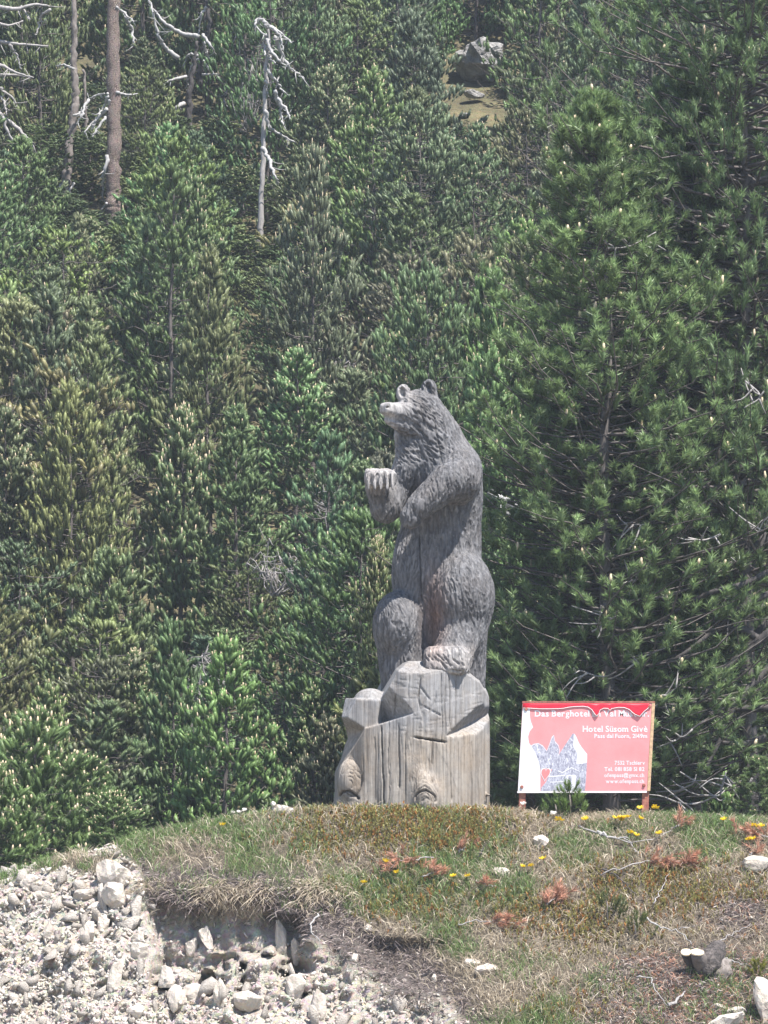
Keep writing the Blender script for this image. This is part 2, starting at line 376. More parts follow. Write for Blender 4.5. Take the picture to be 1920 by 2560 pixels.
ii = (np.arange(ny_ - 1)[:, None] * nx_ + np.arange(nx_ - 1)[None]).ravel()
GF = np.stack([ii, ii + 1, ii + nx_ + 1, ii + nx_], 1)
me = mesh_np('ground', GV, GF, True, [M['ground']])
za = me.color_attributes.new('zone', 'FLOAT_COLOR', 'POINT')
zc = np.ones((len(GV), 4), np.float32); zc[:, 0] = (scree * (1 - humus * .9)).ravel(); zc[:, 1] = humus.ravel(); zc[:, 2] = green.ravel()
za.data.foreach_set('color', zc.ravel())
ground = tag(link('ground', me), kind='structure', label='grassy bank with a pale eroded scree face')
gnorm = np.zeros((len(GV), 3), np.float32); me.vertices.foreach_get  # normals by cross products below
e1 = np.gradient(GV.reshape(ny_, nx_, 3), axis=1); e2 = np.gradient(GV.reshape(ny_, nx_, 3), axis=0)
gnorm = unit(np.cross(e1, e2)).reshape(-1, 3)
gp = proj(GV)
vis = (np.abs(GV[:, 0]) < 4.7) & (GV[:, 1] < .45) & (GV[:, 1] > -3.5)
VI = np.nonzero(vis)[0]
kd2 = kdtree.KDTree(len(VI))
for k, i in enumerate(VI): kd2.insert((gp[i, 0], gp[i, 1], gp[i, 2] * 60), k)
kd2.balance()
def at(px, py):
    """bank surface point and normal that the camera meets at (px, py)"""
    best = None
    for co, k, d in kd2.find_n((px, py, 39.6 * 60), 1): best = VI[k]
    c = kd2.find_range((px, py, 39.6 * 60), 220)
    near = [(abs(gp[VI[k], 0] - px) + abs(gp[VI[k], 1] - py) + gp[VI[k], 2] * .5, VI[k]) for co, k, d in c if math.hypot(gp[VI[k], 0] - px, gp[VI[k], 1] - py) < 9]
    if near: best = min(near)[1]
    return GV[best].copy(), gnorm[best].copy()
# hillside behind
hx = np.concatenate([-np.geomspace(90, 16, 16), np.arange(-15.5, 15.6, .4), np.geomspace(16, 90, 16)])
hy = np.concatenate([np.arange(8.5, 62, .4), np.geomspace(63, 130, 14)])
HX, HY = np.meshgrid(hx, hy); HZ = ground_z(HX, HY) + .25 * (fbm(HX * .9, HY * .9, 55, 3) - .5) * np.clip((HY - 8.5) / 2, 0, 1)
hi = (np.arange(HX.shape[0] - 1)[:, None] * HX.shape[1] + np.arange(HX.shape[1] - 1)[None]).ravel()
hillside = tag(link('hillside', mesh_np('hillside', np.stack([HX, HY, HZ], -1).reshape(-1, 3), np.stack([hi, hi + 1, hi + HX.shape[1] + 1, hi + HX.shape[1]], 1), True, [M['hill']])),
               kind='structure', label='steep mountainside floor under the pines')
def hill_at(px, py):
    """world point where the line of sight at (px, py) meets the hillside"""
    for y in np.arange(8.5, 120, .1):
        p = P(px, py, y)
        if p[2] <= float(ground_z(np.array([p[0]]), np.array([y]))[0]): return p
    return P(px, py, 60)
#BEAR
# ------------------------------------------------------------------ the carved bear: distance field -> surface nets
class Field:
    def __init__(s, lo, hi, h):
        s.lo = np.array(lo, float); s.h = h
        n = np.ceil((np.array(hi) - s.lo) / h).astype(int) + 1
        ax = [np.float32(s.lo[i] + h * np.arange(n[i])) for i in range(3)]
        s.X, s.Y, s.Z = np.meshgrid(*ax, indexing='ij', sparse=True)
        s.D = np.full(tuple(n), 1e3, np.float32)
    def ell(s, c, r):
        x = (s.X - c[0]); y = (s.Y - c[1]); z = (s.Z - c[2])
        k0 = np.sqrt((x / r[0]) ** 2 + (y / r[1]) ** 2 + (z / r[2]) ** 2)
        k1 = np.sqrt((x / r[0] ** 2) ** 2 + (y / r[1] ** 2) ** 2 + (z / r[2] ** 2) ** 2) + 1e-6
        return k0 * (k0 - 1) / k1
    def cone(s, a, b, ra, rb):
        d = np.array(b) - np.array(a); L = float(d @ d)
        t = np.clip(((s.X - a[0]) * d[0] + (s.Y - a[1]) * d[1] + (s.Z - a[2]) * d[2]) / L, 0, 1)
        return np.sqrt((s.X - a[0] - t * d[0]) ** 2 + (s.Y - a[1] - t * d[1]) ** 2 + (s.Z - a[2] - t * d[2]) ** 2) - (ra + (rb - ra) * t)
    def box(s, c, hb, rnd, rz=0, rx=0, ry=0):
        m = np.array((Matrix.Rotation(rz, 3, 'Z') @ Matrix.Rotation(ry, 3, 'Y') @ Matrix.Rotation(rx, 3, 'X')).transposed())
        x, y, z = s.X - c[0], s.Y - c[1], s.Z - c[2]
        q = [np.abs(m[i, 0] * x + m[i, 1] * y + m[i, 2] * z) - (hb[i] - rnd) for i in range(3)]
        return np.sqrt(sum(np.maximum(v, 0) ** 2 for v in q)) + np.minimum(np.maximum(np.maximum(q[0], q[1]), q[2]), 0) - rnd
    def half(s, p, n):
        n = np.array(n, float); n /= np.linalg.norm(n)
        return (s.X - p[0]) * n[0] + (s.Y - p[1]) * n[1] + (s.Z - p[2]) * n[2]
    def plane3(s, a, b, c, outside):
        n = np.cross(b - a, c - a)
        if n @ (np.array(outside) - a) < 0: n = -n
        return s.half(a, n)
    @staticmethod
    def smin(a, b, k):
        h = np.clip(.5 + .5 * (b - a) / k, 0, 1); return b + (a - b) * h - k * h * (1 - h)
    def add(s, d, k=.05): s.D = s.smin(s.D, d.astype(np.float32), np.float32(k))
    def sub(s, d, k=.012): s.D = -s.smin(-s.D, d.astype(np.float32), np.float32(k))
    def surface(s):
        F = s.D; S = F < 0; nx, ny, nz = F.shape
        sl = lambda a, o: a[o[0]:nx - 1 + o[0], o[1]:ny - 1 + o[1], o[2]:nz - 1 + o[2]]
        cor = [(i, j, k) for i in (0, 1) for j in (0, 1) for k in (0, 1)]
        cs = sum(sl(S, c).astype(np.uint8) for c in cor); act = (cs > 0) & (cs < 8)
        ijk = np.argwhere(act); idx = np.full(act.shape, -1, np.int32); idx[act] = np.arange(len(ijk))
        acc = np.zeros((len(ijk), 3)); cnt = np.zeros(len(ijk))
        for a in cor:
            for ax in range(3):
                if a[ax]: continue
                b = list(a); b[ax] = 1
                fa = F[tuple((ijk + a).T)]; fb = F[tuple((ijk + b).T)]; m = (fa < 0) != (fb < 0)
                t = fa[m] / (fa[m] - fb[m]); p = np.tile(np.array(a, float), (m.sum(), 1)); p[:, ax] = t
                acc[m] += p; cnt[m] += 1
        V = s.lo + (ijk + acc / cnt[:, None]) * s.h; Q = []
        for ax in range(3):
            u, v = (ax + 1) % 3, (ax + 2) % 3
            o = [0, 0, 0]; o[ax] = 1
            A = F[:nx - o[0], :ny - o[1], :nz - o[2]] < 0; B = F[o[0]:, o[1]:, o[2]:] < 0
            e = np.argwhere(A != B); e = e[(e[:, u] > 0) & (e[:, v] > 0) & (e[:, u] < F.shape[u] - 1) & (e[:, v] < F.shape[v] - 1)]
            fl = A[tuple(e.T)]
            c = []
            for du, dv in ((1, 1), (0, 1), (0, 0), (1, 0)):
                q = e.copy(); q[:, u] -= du; q[:, v] -= dv; c.append(idx[tuple(q.T)])
            c = np.stack(c, 1); c[~fl] = c[~fl][:, ::-1]; Q.append(c)
        return V, np.concatenate(Q)
def vnormals(V, Q):
    n = np.cross(V[Q[:, 2]] - V[Q[:, 0]], V[Q[:, 3]] - V[Q[:, 1]]); out = np.zeros_like(V)
    for k in range(4): np.add.at(out, Q[:, k], n)
    return unit(out)
def gouge(V, Nn, strokes, kd):
    """cut chisel strokes (a, b, half width, depth) into the surface; returns the depth per vertex"""
    dep = np.zeros(len(V))
    for a, b, w, d in strokes:
        a = np.asarray(a); b = np.asarray(b); c = (a + b) / 2; L = np.linalg.norm(b - a)
        hit = kd.find_range(c.tolist(), L / 2 + w)
        if not hit: continue
        i = np.array([h[1] for h in hit]); ab = b - a
        t = np.clip(((V[i] - a) @ ab) / (ab @ ab + 1e-9), 0, 1)
        r = np.linalg.norm(V[i] - a - t[:, None] * ab, axis=1)
        f = np.clip(1 - (r / w) ** 2, 0, 1) * d * np.clip(np.minimum(t, 1 - t) * 5 + .25, 0, 1)
        dep[i] = np.maximum(dep[i], f)
    return dep
def kd_of(V):
    kd = kdtree.KDTree(len(V))
    for i, v in enumerate(V): kd.insert(v, i)
    kd.balance(); return kd
statue = empty('bear_statue', P(1027, 2030, .62).tolist(), 'grey carved wooden bear standing upright on its tree-trunk base', 'bear statue')
SL = np.array(statue.location)
def build_bear():
    f = Field((-.30, -.24, 1.0), (1.15, 1.24, 4.12), .0078)
    m = lambda n: n * .00375
    E = lambda px, py, y, rx, rz, ry: f.ell(P(px, py, y), (m(rx), ry, m(rz)))
    C = lambda a, b, ra, rb: f.cone(P(*a), P(*b), ra, rb)
    f.add(E(1088, 1425, .76, 108, 185, .32)); f.add(E(1102, 1240, .76, 105, 140, .33), .06)
    f.add(C((1108, 1175, .70), (1068, 1075, .64), .36, .255), .08)
    f.add(C((1106, 1240, .84), (1108, 1430, .84), .365, .365), .06)
    f.sub(-f.half(P(1056, 1190, .40), (-.76, -.64, -.06)), .07); f.add(E(1050, 1440, .72, 72, 130, .26), .08)                            # chest and belly face to the left
    f.add(E(1040, 1030, .58, 53, 50, .21), .06); f.add(C((1062, 1025, .62), (1080, 1085, .67), .17, .25), .08)
    f.add(C((1022, 1003, .50), (1052, 998, .60), .085, .10), .03)                     # brow and skull
    f.add(C((1005, 1085, .56), (1035, 1165, .58), .08, .18), .07)                       # throat
    f.add(E(1146, 1185, .56, 59, 76, .33), .05)                                          # near shoulder
    f.add(C((1158, 1175, .46), (1125, 1205, .24), .185, .175), .04)
    f.add(E(1148, 1200, .40, 54, 60, .30), .04)
    f.add(C((1120, 1206, .22), (1048, 1266, .14), .175, .13), .05)
    f.add(E(1028, 1292, .13, 28, 32, .10), .03)
    f.add(E(1012, 1185, .60, 34, 48, .20), .05)                                          # raised arm
    f.add(C((1000, 1205, .60), (965, 1268, .46), .14, .15), .05)
    f.add(C((965, 1268, .46), (945, 1215, .36), .145, .125), .03)
    f.add(f.box(P(951, 1194, .17), (.132, .21, .078), .045, R(8), R(10)), .02)
    f.add(E(1152, 1492, .64, 86, 118, .40), .05)                                         # near thigh and leg
    f.add(C((1145, 1560, .64), (1150, 1705, .66), .28, .24), .06)
    f.add(E(993, 1564, .56, 62, 86, .31), .07)                                           # far thigh and leg
    f.add(C((1000, 1600, .60), (1014, 1735, .60), .225, .225), .05)
    f.add(C((1078, 1545, .84), (1074, 1745, .86), .31, .31), .06)
    f.add(f.box(P(1117, 1655, .21), (.205, .25, .135), .075, R(-6)), .03); f.add(C((1128, 1648, .30), (1150, 1590, .52), .17, .24), .06)               # near foot
    # muzzle, jaw, ears
    f.add(C((1028, 1036, .47), (974, 1026, .325), .130, .072), .03)
    f.add(f.box(P(984, 1026, .34), (.125, .075, .055), .032, R(40), 0, R(8)), .02)
    f.add(C((1024, 1066, .48), (972, 1050, .33), .110, .044), .02)
    f.add(E(960, 1016, .29, 10, 8, .04), .015)
    f.add(E(1009, 984, .50, 19, 24, .06), .012); f.add(C((1075, 1000, .64), (1072, 968, .60), .085, .075), .012)
    f.sub(E(1005, 979, .425, 9, 14, .07)); f.sub(E(1070, 968, .52, 9, 16, .06))
    f.sub(E(1011, 1002, .375, 6, 3.2, .05), .01)                                        # eye
    f.sub(C((948, 1039, .24), (1010, 1058, .335), .019, .013), .006)                    # mouth line
    f.sub(E(969, 1018, .24, 4, 2.6, .03), .006)                                         # nostril
    for cx in (921, 935.5, 951, 967, 981): f.add(C((cx, 1187, -.02), (cx + 1, 1222, -.055), .029, .013), .006)
    for cx in (928, 943, 959, 974): f.sub(C((cx, 1180, -.05), (cx, 1224, -.03), .010, .016), .005)
    V, Q = f.surface(); Nn = vnormals(V, Q); kd = kd_of(V)
    rg = random.Random(3); st = []
    pv = proj(V); frontv = np.nonzero(Nn[:, 1] < .35)[0]
    pick = rg.choices(frontv.tolist(), k=6200)
    for i in pick:
        p = V[i]; n = Nn[i]; px, py = pv[i, 0], pv[i, 1]
        if px < 1003 and py < 1062: continue                                            # smooth muzzle
        d = np.array([.06 * (px - 1085) / 60, 0, -1.0])
        L, w, dp = rg.uniform(.045, .11), rg.uniform(.0085, .013), rg.uniform(.007, .016)
        if py < 1160 and px < 1110: d = np.array([.75, 0, -.75]); L *= .8; w *= 1.15; dp *= 1.35
        if 1540 > py > 1340 and px < 1050: d = np.array([.35 if px < 1015 else -.35, 0, -1.0])
        if py > 1640 and px > 1060 and p[1] < .35: d = np.array([.5, -.2, -.6])
        if py < 1075 and px < 1035: dp *= .5
        d += np.array([rg.gauss(0, .24), 0, rg.gauss(0, .15)]); d -= n * (d @ n); d /= np.linalg.norm(d) + 1e-6
        st.append((p - d * L / 2, p + d * L / 2, w, dp))
    dep = gouge(V, Nn, st, kd)
    cr = []
    def crack(pts, w, dp):
        for (a, b) in zip(pts[:-1], pts[1:]):
            A = V[kd.find((P(a[0], a[1], -.2)).tolist())[1]]
            cr.append((a, b, w, dp))
    front = {}
    def surf(px, py):
        k = np.nonzero((np.abs(pv[:, 0] - px) < 4) & (np.abs(pv[:, 1] - py) < 4))[0]
        return V[k[np.argmin(pv[k, 2])]]
    cracks = []
    for pts, w, dp in (([(1044, 1345), (1046, 1400), (1049, 1450), (1051, 1500), (1052, 1560)], .010, .03), ([(1052, 985), (1056, 1020), (1057, 1055)], .009, .02),
                       ([(1091, 1040), (1094, 1080), (1098, 1130)], .009, .024), ([(1110, 1030), (1118, 1070), (1128, 1118)], .009, .024),
                       ([(1127, 1135), (1136, 1165), (1143, 1200)], .008, .018), ([(1093, 1160), (1095, 1200)], .007, .015)):
        for a, b in zip(pts[:-1], pts[1:]): cracks.append((surf(*a), surf(*b), w, dp))
    dc = gouge(V, Nn, [(a - (b - a) * .25, b + (b - a) * .25, w, d) for a, b, w, d in cracks], kd)
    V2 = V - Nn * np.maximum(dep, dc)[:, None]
    tone = 1.0 - .28 * np.clip(dep / .012, 0, 1) - .55 * np.clip(dc / .03, 0, 1)          # darker where chisel cuts and cracks run deeper
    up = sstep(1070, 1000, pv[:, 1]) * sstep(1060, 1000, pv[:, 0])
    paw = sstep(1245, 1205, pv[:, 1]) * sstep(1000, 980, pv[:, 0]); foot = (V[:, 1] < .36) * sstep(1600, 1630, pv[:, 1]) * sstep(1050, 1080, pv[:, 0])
    pale = np.maximum(np.maximum(up * .8, paw), foot * .9)  # sunlight on muzzle, paw and foot put into the tone as paler wood
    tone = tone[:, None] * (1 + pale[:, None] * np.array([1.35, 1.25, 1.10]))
    brown = np.exp(-((pv[:, 0] - 1085) / 26) ** 2 - ((pv[:, 1] - 1530) / 95) ** 2)          # brown stain inside the thigh
    tone = tone * (1 + brown[:, None] * np.array([.35, -.08, -.25]))
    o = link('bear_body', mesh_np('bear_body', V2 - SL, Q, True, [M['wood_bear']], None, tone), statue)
    o['label'] = 'upright bear figure cut with rows of chiselled fur'
    return o
build_bear()
def build_log():
    cx, cyy = P(1027, 1900, .62)[0], .62; rx, ry = .712, .70
    f = Field((cx - .86, -.22, -.30), (cx + .80, 1.42, 1.50), .0088)
    def ysurf(px, py=1800):
        x = P(px, py, .2)[0]; q = 1 - ((x - cx) / rx) ** 2
        return cyy - ry * math.sqrt(max(q, 0))
    S = lambda px, py, dy=0: P(px, py, ysurf(px, py) + dy)
    ang = np.arctan2(f.Y - cyy, f.X - cx)
    rad = np.sqrt(((f.X - cx) / rx) ** 2 + ((f.Y - cyy) / ry) ** 2)
    cyl = (rad - (1 + .022 * np.sin(5 * ang + 1) + .014 * np.sin(11 * ang + .8 * np.sin(f.Z * 3)) + .006 * np.sin(23 * ang + 2))) * .7 + 0 * f.Z
    roof = f.half(P(1057, 1656, .3), (0, 0, 1))
    for p, n in (((1057, 1683, -.08), (0, -.55, .83)), ((975, 1700, .3), (-.874, -.1, .486)), ((999, 1666, .3), (-.64, -.12, .77)),
                 ((1135, 1666, .3), (.34, -.12, .94)), ((1182, 1693, .3), (.646, -.15, .763)), ((1211, 1729, .4), (.9, -.1, .44))):
        roof = np.maximum(roof, f.half(P(*p), n))
    A, B, Cc = S(981, 1716), S(1036, 1783), P(946, 1807, .34)
    facet = f.plane3(A, B, Cc, P(900, 1760, -.2))
    block = np.maximum(np.maximum(cyl, roof), facet)
    ledge = f.plane3(S(869, 1834), S(1037, 1783), P(1037, 1779, .6), P(950, 1700, .3))
    low = np.maximum(np.maximum(cyl, ledge), roof)
    f.D = block.astype(np.float32); f.add(low, .012)
    foot = f.box(P(911, 1800, .33), (.185, .22, .19), .02, R(-14), 0, R(4))
    foot = np.maximum(foot, f.half(P(878, 1775, .13), (-.75, -.45, .35)))
    foot = np.maximum(foot, f.half(P(887, 1797, .12), (-.55, -.30, -.75)) - .02)
    f.add(foot, .012); f.add(f.ell(P(926, 1752, .32), (.155, .20, .115)), .02)
    U1, U2, U3 = S(1119, 1838, -.012), P(1198, 1762, .30), P(1204, 1792, .60)
    wedge = np.maximum(f.plane3(U1, U2, U3, P(1140, 1720, 0)), f.plane3(U1, P(1188, 1832, .26), U3, P(1150, 1880, 0)))
    f.sub(wedge, .01)
    # root flares and burls
    f.add(f.cone(P(905, 2030, .33), P(918, 1880, .42), .275, .215), .09)
    f.add(f.ell(P(873, 1955, .18), (.115, .15, .21)), .05); f.add(f.cone(P(915, 2035, .10), P(918, 1850, .27), .10, .06), .06); f.add(f.cone(P(985, 2035, .02), P(975, 1850, .05), .09, .05), .10)
    f.add(f.ell(P(1066, 2000, -.02), (.13, .17, .22)), .08); f.add(f.cone(P(1062, 2000, -.06), P(1030, 1905, -.03), .06, .02), .10)
    f.add(f.cone(P(1204, 2040, .55), P(1208, 1850, .58), .05, .03), .06)
    f.add(f.cone(P(1205, 1983, .52), P(1229, 1990, .46), .024, .006), .01)               # broken splinter at the right
    f.D = np.maximum(f.D, f.half((0, 0, -.26), (0, 0, -1))).astype(np.float32)
    V, Q = f.surface(); Nn = vnormals(V, Q); pv = proj(V); kd = kd_of(V)
    def surf(px, py):
        k = np.nonzero((np.abs(pv[:, 0] - px) < 4) & (np.abs(pv[:, 1] - py) < 4))[0]
        if not len(k): return P(px, py, 0)
        return V[k[np.argmin(pv[k, 2])]]
    rg = random.Random(5); st = []
    def line(pts, w, d):
        for a, b in zip(pts[:-1], pts[1:]):
            A, B = surf(*a), surf(*b)
            if np.linalg.norm(A - B) > .5: continue
            st.append((A - (B - A) * .25, B + (B - A) * .25, w, d))
    def vert(px, y0, y1, w, d, wob=2.0):
        n = max(3, int((y1 - y0) / 28)); yy = np.linspace(y0, y1, n); x = px; pts = []
        for y in yy: pts.append((x, y)); x += rg.uniform(-wob, wob)
        line(pts, w, d)
    vert(951, 1822, 2024, .010, .028, 1.8); vert(993, 1815, 1960, .009, .02); vert(1050, 1662, 1735, .009, .022, 1.5)
    vert(1092, 1740, 1850, .006, .012); vert(1107, 1690, 1850, .007, .016); vert(1086, 1850, 1950, .009, .022, 2.5); vert(1117, 1720, 1850, .007, .016)
    vert(1126, 1690, 1990, .008, .018); vert(1142, 1700, 1950, .006, .012); vert(1163, 1720, 1800, .006, .012); vert(1150, 1860, 2020, .007, .014)
    vert(1183, 1860, 2030, .007, .014); vert(1020, 1690, 1770, .006, .010); vert(1034, 1800, 1900, .006, .012); vert(1010, 1840, 2000, .007, .014)
    vert(935, 1850, 1990, .006, .012); vert(968, 1830, 2010, .006, .012); vert(985, 1745, 1790, .008, .018); vert(1200, 1870, 2030, .008, .018)
    for k in range(46): vert(rg.uniform(900, 1212), y0 := rg.uniform(1800, 1960), y0 + rg.uniform(40, 120), .0055, rg.uniform(.005, .010), 1.5)
    line([(1046, 1842), (1078, 1847), (1111, 1852)], .011, .04)                          # saw kerf
    for a, b in (((1053, 1712), (1074, 1742)), ((1068, 1742), (1059, 1768)), ((1048, 1740), (1057, 1778)), ((1062, 1763), (1101, 1785)), ((1092, 1745), (1080, 1776))):
        line([a, b], .013, .011)
    pass
    line([(1062, 1782), (1064, 1812), (1062, 1842)], .018, .010)
    # burl rims
    def arc(ox, oy, ra, rb, t0, t1, w, d, wob=.06):
        tt = np.linspace(R(t0), R(t1), 12); k = 1 + wob * np.sin(3 * tt + ox)
        line([(ox + ra * k_ * math.cos(t), oy + rb * k_ * math.sin(t)) for t, k_ in zip(tt, k)], w, d)
    for q in range(6): arc(874 + q * .8, 1946 + q * 3, 30 - 4.5 * q, 50 - 7.5 * q, 190 + 14 * q, 345 + 16 * q, .008, .009)   # swirling grain of the left burl
    arc(876, 1952, 24, 40, -20, 120, .012, .018); arc(884, 1922, 7, 9, 0, 330, .007, .012); arc(868, 1996, 26, 14, 190, 350, .016, .03)
    for q in range(7): arc(1062, 1992 + q * 2, 40 - 5 * q, 46 - 6.5 * q, 200 - 5 * q, 340 + 6 * q, .007 + .001 * (q % 3), .008 + .006 * (q == 2))      # grain arching over the root
    arc(1064, 1998, 30, 26, 185, 380, .014, .03); arc(1066, 2006, 14, 15, 190, 350, .009, .014)
    for q in range(10): line([(1012 + 6 * q, 1862 + 2 * abs(q - 4)), (1022 + 5 * q, 1905), (1020 + 7 * q, 1945 + 3 * (q % 3))], .006, .007)
    for k in range(60):                                                                # chainsaw chatter on the cut faces
        x, y = rg.uniform(985, 1200), rg.uniform(1672, 1840); line([(x - 9, y + rg.uniform(-2, 2)), (x + 9, y + rg.uniform(-2, 2))], .010, .004)
    dep = gouge(V, Nn, st, kd); V2 = V - Nn * dep[:, None]
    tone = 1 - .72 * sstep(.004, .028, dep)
    grey = sstep(1850, 1800, pv[:, 1] + 6 * np.sin(pv[:, 0] * .05))                      # the sawn block has weathered greyer than the round trunk
    tone = tone[:, None] * (1 + grey[:, None] * np.array([-.09, -.02, .10]))
    knot = np.exp(-((pv[:, 0] - 876) / 24) ** 2 - ((pv[:, 1] - 1950) / 42) ** 2) + np.exp(-((pv[:, 0] - 1060) / 30) ** 2 - ((pv[:, 1] - 1985) / 22) ** 2)
    tone = tone * (1 - .18 * np.clip(knot, 0, 1)[:, None] * (pv[:, 2] < 40.9)[:, None])
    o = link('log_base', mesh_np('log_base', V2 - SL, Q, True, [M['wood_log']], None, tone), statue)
    o['label'] = 'thick silvered tree-trunk base with sawn notches, cracks and knots'
build_log()
#SIGN
# ------------------------------------------------------------------ hotel sign
sign = empty('hotel_sign', P(1460, 2030, .12).tolist(), 'faded red hotel sign board with torn top edge on two rusty posts', 'sign')
GL = np.array(sign.location); SY = .10
cTL, cTR, cBL, cBR = P(1306.5, 1758, SY), P(1629, 1758, SY), P(1294.6, 1978, SY), P(1617, 1977.5, SY)
def S(u, v, o=0.0):
    p = (cTL * (1 - u) + cTR * u) * (1 - v) + (cBL * (1 - u) + cBR * u) * v
    return p + np.array([0, -o, 0])
def ztouv(zx, zy):                      # reading coordinates of the sign close-up
    px, py = 1250 + zx * .2592, 1720 + zy * .2592; v = (py - 1758) / 220.0
    return (px - (1306.5 - 11.9 * v)) / 322.5, v
def prism(name, uv, o0, o1, material, parent=sign, label=None):
    """polygon given in sign coordinates, extruded from offset o0 to o1"""
    bm = bmesh.new(); a = [bm.verts.new(S(u, v, o0) - GL) for u, v in uv]; b = [bm.verts.new(S(u, v, o1) - GL) for u, v in uv]
    n = len(uv)
    from mathutils.geometry import tessellate_polygon
    for t in tessellate_polygon([[Vector((u * 1.5, v, 0)) for u, v in uv]]):
        bm.faces.new([a[q] for q in t]); bm.faces.new([b[q] for q in t])
    for i in range(n): bm.faces.new((a[i], a[(i + 1) % n], b[(i + 1) % n], b[i]))
    bmesh.ops.triangulate(bm, faces=[x for x in bm.faces if len(x.verts) > 4]); bmesh.ops.recalc_face_normals(bm, faces=bm.faces)
    me = bpy.data.meshes.new(name); bm.to_mesh(me); bm.free(); me.materials.append(material)
    o = link(name, me, parent)
    if label: o['label'] = label
    return o
panel = prism('panel', [(0, 0), (1, 0), (1, 1), (0, 1)], 0, .012, M['poster'])
prism('panel_rim', [(-.004, 1.001), (1.0, 1.001), (1.0, 1.020), (-.004, 1.020)], -.004, .016, M['torn'])
prism('panel_side', [(1.002, -.004), (1.026, -.004), (1.026, 1.0), (1.002, 1.0)], -.025, .014, M['edge'], label='peeling yellowish right edge of the board')
prism('panel_top', [(-.004, -.022), (1.024, -.022), (1.024, -.003), (-.004, -.003)], -.02, .016, M['rust'])
def post(px0, px1, skew, top):
    a = P(px0, 2062, SY + .03); b = P(px1, 2062, SY + .03); z1 = P(px0, top, SY + .03)[2]
    sh = P(px0 + skew, 2062, 0.13)[0] - a[0]
    bm = bmesh.new(); vs_ = []
    for z, s_ in ((a[2] - .25, -sh * .9), (z1, sh)):
        for x, y in ((a[0], -.024), (b[0], -.024), (b[0], .024), (a[0], .024)): vs_.append(bm.verts.new(np.array([x + s_ * (0 if z < z1 else 1), SY + .03 + y, z]) - GL))
    for q in ((0, 1, 5, 4), (1, 2, 6, 5), (2, 3, 7, 6), (3, 0, 4, 7), (4, 5, 6, 7), (0, 3, 2, 1)): bm.faces.new([vs_[i] for i in q])
    bmesh.ops.bevel(bm, geom=list(bm.edges), offset=.004, segments=1, affect='EDGES'); bmesh.ops.recalc_face_normals(bm, faces=bm.faces)
    me = bpy.data.meshes.new('post'); bm.to_mesh(me); bm.free(); me.materials.append(M['rust']); return link('post', me, sign)
post(1292, 1309, 15, 1756); post(1600, 1617, 15, 1756)
def outline_print(pts):
    c = np.mean(pts, 0); L = [tuple(c + (np.array(p) - c) * 1.05) for p in pts]
    prism('outline_print', clampuv(zz(L)), .0119, .0124, M['paper'])
def bolt(zx, zy):
    u, v = ztouv(zx, zy); c = S(u, v, .0125) - GL; bm = bmesh.new()
    bmesh.ops.create_cone(bm, cap_ends=True, segments=10, radius1=.017, radius2=.013, depth=.012, matrix=Matrix.Translation(c - np.array([0, .005, 0])) @ Matrix.Rotation(R(90), 4, 'X'))
    me = bpy.data.meshes.new('bolt'); bm.to_mesh(me); bm.free(); me.materials.append(M['rust']); link('bolt', me, sign)
for z in ((210, 955), (1388, 940), (252, 205), (1442, 180)): bolt(*z)
zz = lambda pts: [ztouv(*p) for p in pts]
clampuv = lambda L: [(min(max(u, 0.0), 1.0), min(max(v, 0.0), .999)) for u, v in L]
prism('mountain_print', clampuv(zz([(218, 200), (290, 200), (285, 260), (295, 320), (318, 380), (285, 420), (270, 470), (278, 530), (300, 560), (340, 625), (375, 715), (388, 780), (388, 997), (172, 997)])), .0122, .0138, M['paper'], label='white snow slope printed at the left edge')
outline_print([(302, 562), (330, 545), (370, 540), (410, 560), (450, 612), (452, 770), (420, 775), (395, 800), (375, 715), (340, 625)]); prism('mountain_print', clampuv(zz([(302, 562), (330, 545), (370, 540), (410, 560), (450, 612), (452, 770), (420, 775), (395, 800), (375, 715), (340, 625)])), .0122, .0136, M['sketch'], label='grey pencilled rounded peak')
outline_print([(452, 612), (478, 545), (500, 480), (518, 462), (530, 520), (560, 555), (572, 600), (566, 640), (540, 700), (505, 775), (470, 785), (452, 770)]); prism('mountain_print', clampuv(zz([(452, 612), (478, 545), (500, 480), (518, 462), (530, 520), (560, 555), (572, 600), (566, 640), (540, 700), (505, 775), (470, 785), (452, 770)])), .0122, .0136, M['sketch'], label='grey pencilled pointed peak')
prism('mountain_print', clampuv(zz([(705, 433), (730, 470), (760, 530), (790, 578), (800, 590), (842, 640), (838, 740), (832, 850), (820, 997), (392, 997), (398, 960), (440, 910), (495, 800), (540, 700), (580, 620), (640, 530)])), .0122, .0136, M['sketch'], label='large grey pencilled mountain with church')
prism('mountain_print', clampuv(zz([(715, 440), (735, 470), (760, 530), (790, 578), (800, 590), (840, 640), (838, 720), (790, 735), (735, 735), (745, 640), (705, 560)])), .0138, .0146, M['paper'], label='white snow flank of the large peak')
prism('church_print', clampuv(zz([(640, 840), (730, 840), (728, 997), (632, 997)])), .0138, .0146, M['paper'])
for q in ([(470, 850), (630, 840), (630, 850), (470, 862)], [(480, 905), (628, 900), (628, 908), (480, 914)], [(560, 795), (600, 812), (690, 765), (770, 805), (772, 812), (690, 774), (600, 822), (556, 803)]):
    prism('sketch_line', clampuv(zz(q)), .0138, .0146, M['paper'])
prism('church_print', clampuv(zz([(660, 850), (690, 850), (688, 990), (656, 990)])), .0148, .0154, M['sketch'])
hp = [(16 * math.sin(t) ** 3, 13 * math.cos(t) - 5 * math.cos(2 * t) - 2 * math.cos(3 * t) - math.cos(4 * t)) for t in np.linspace(0, 2 * math.pi, 26)[:-1]]
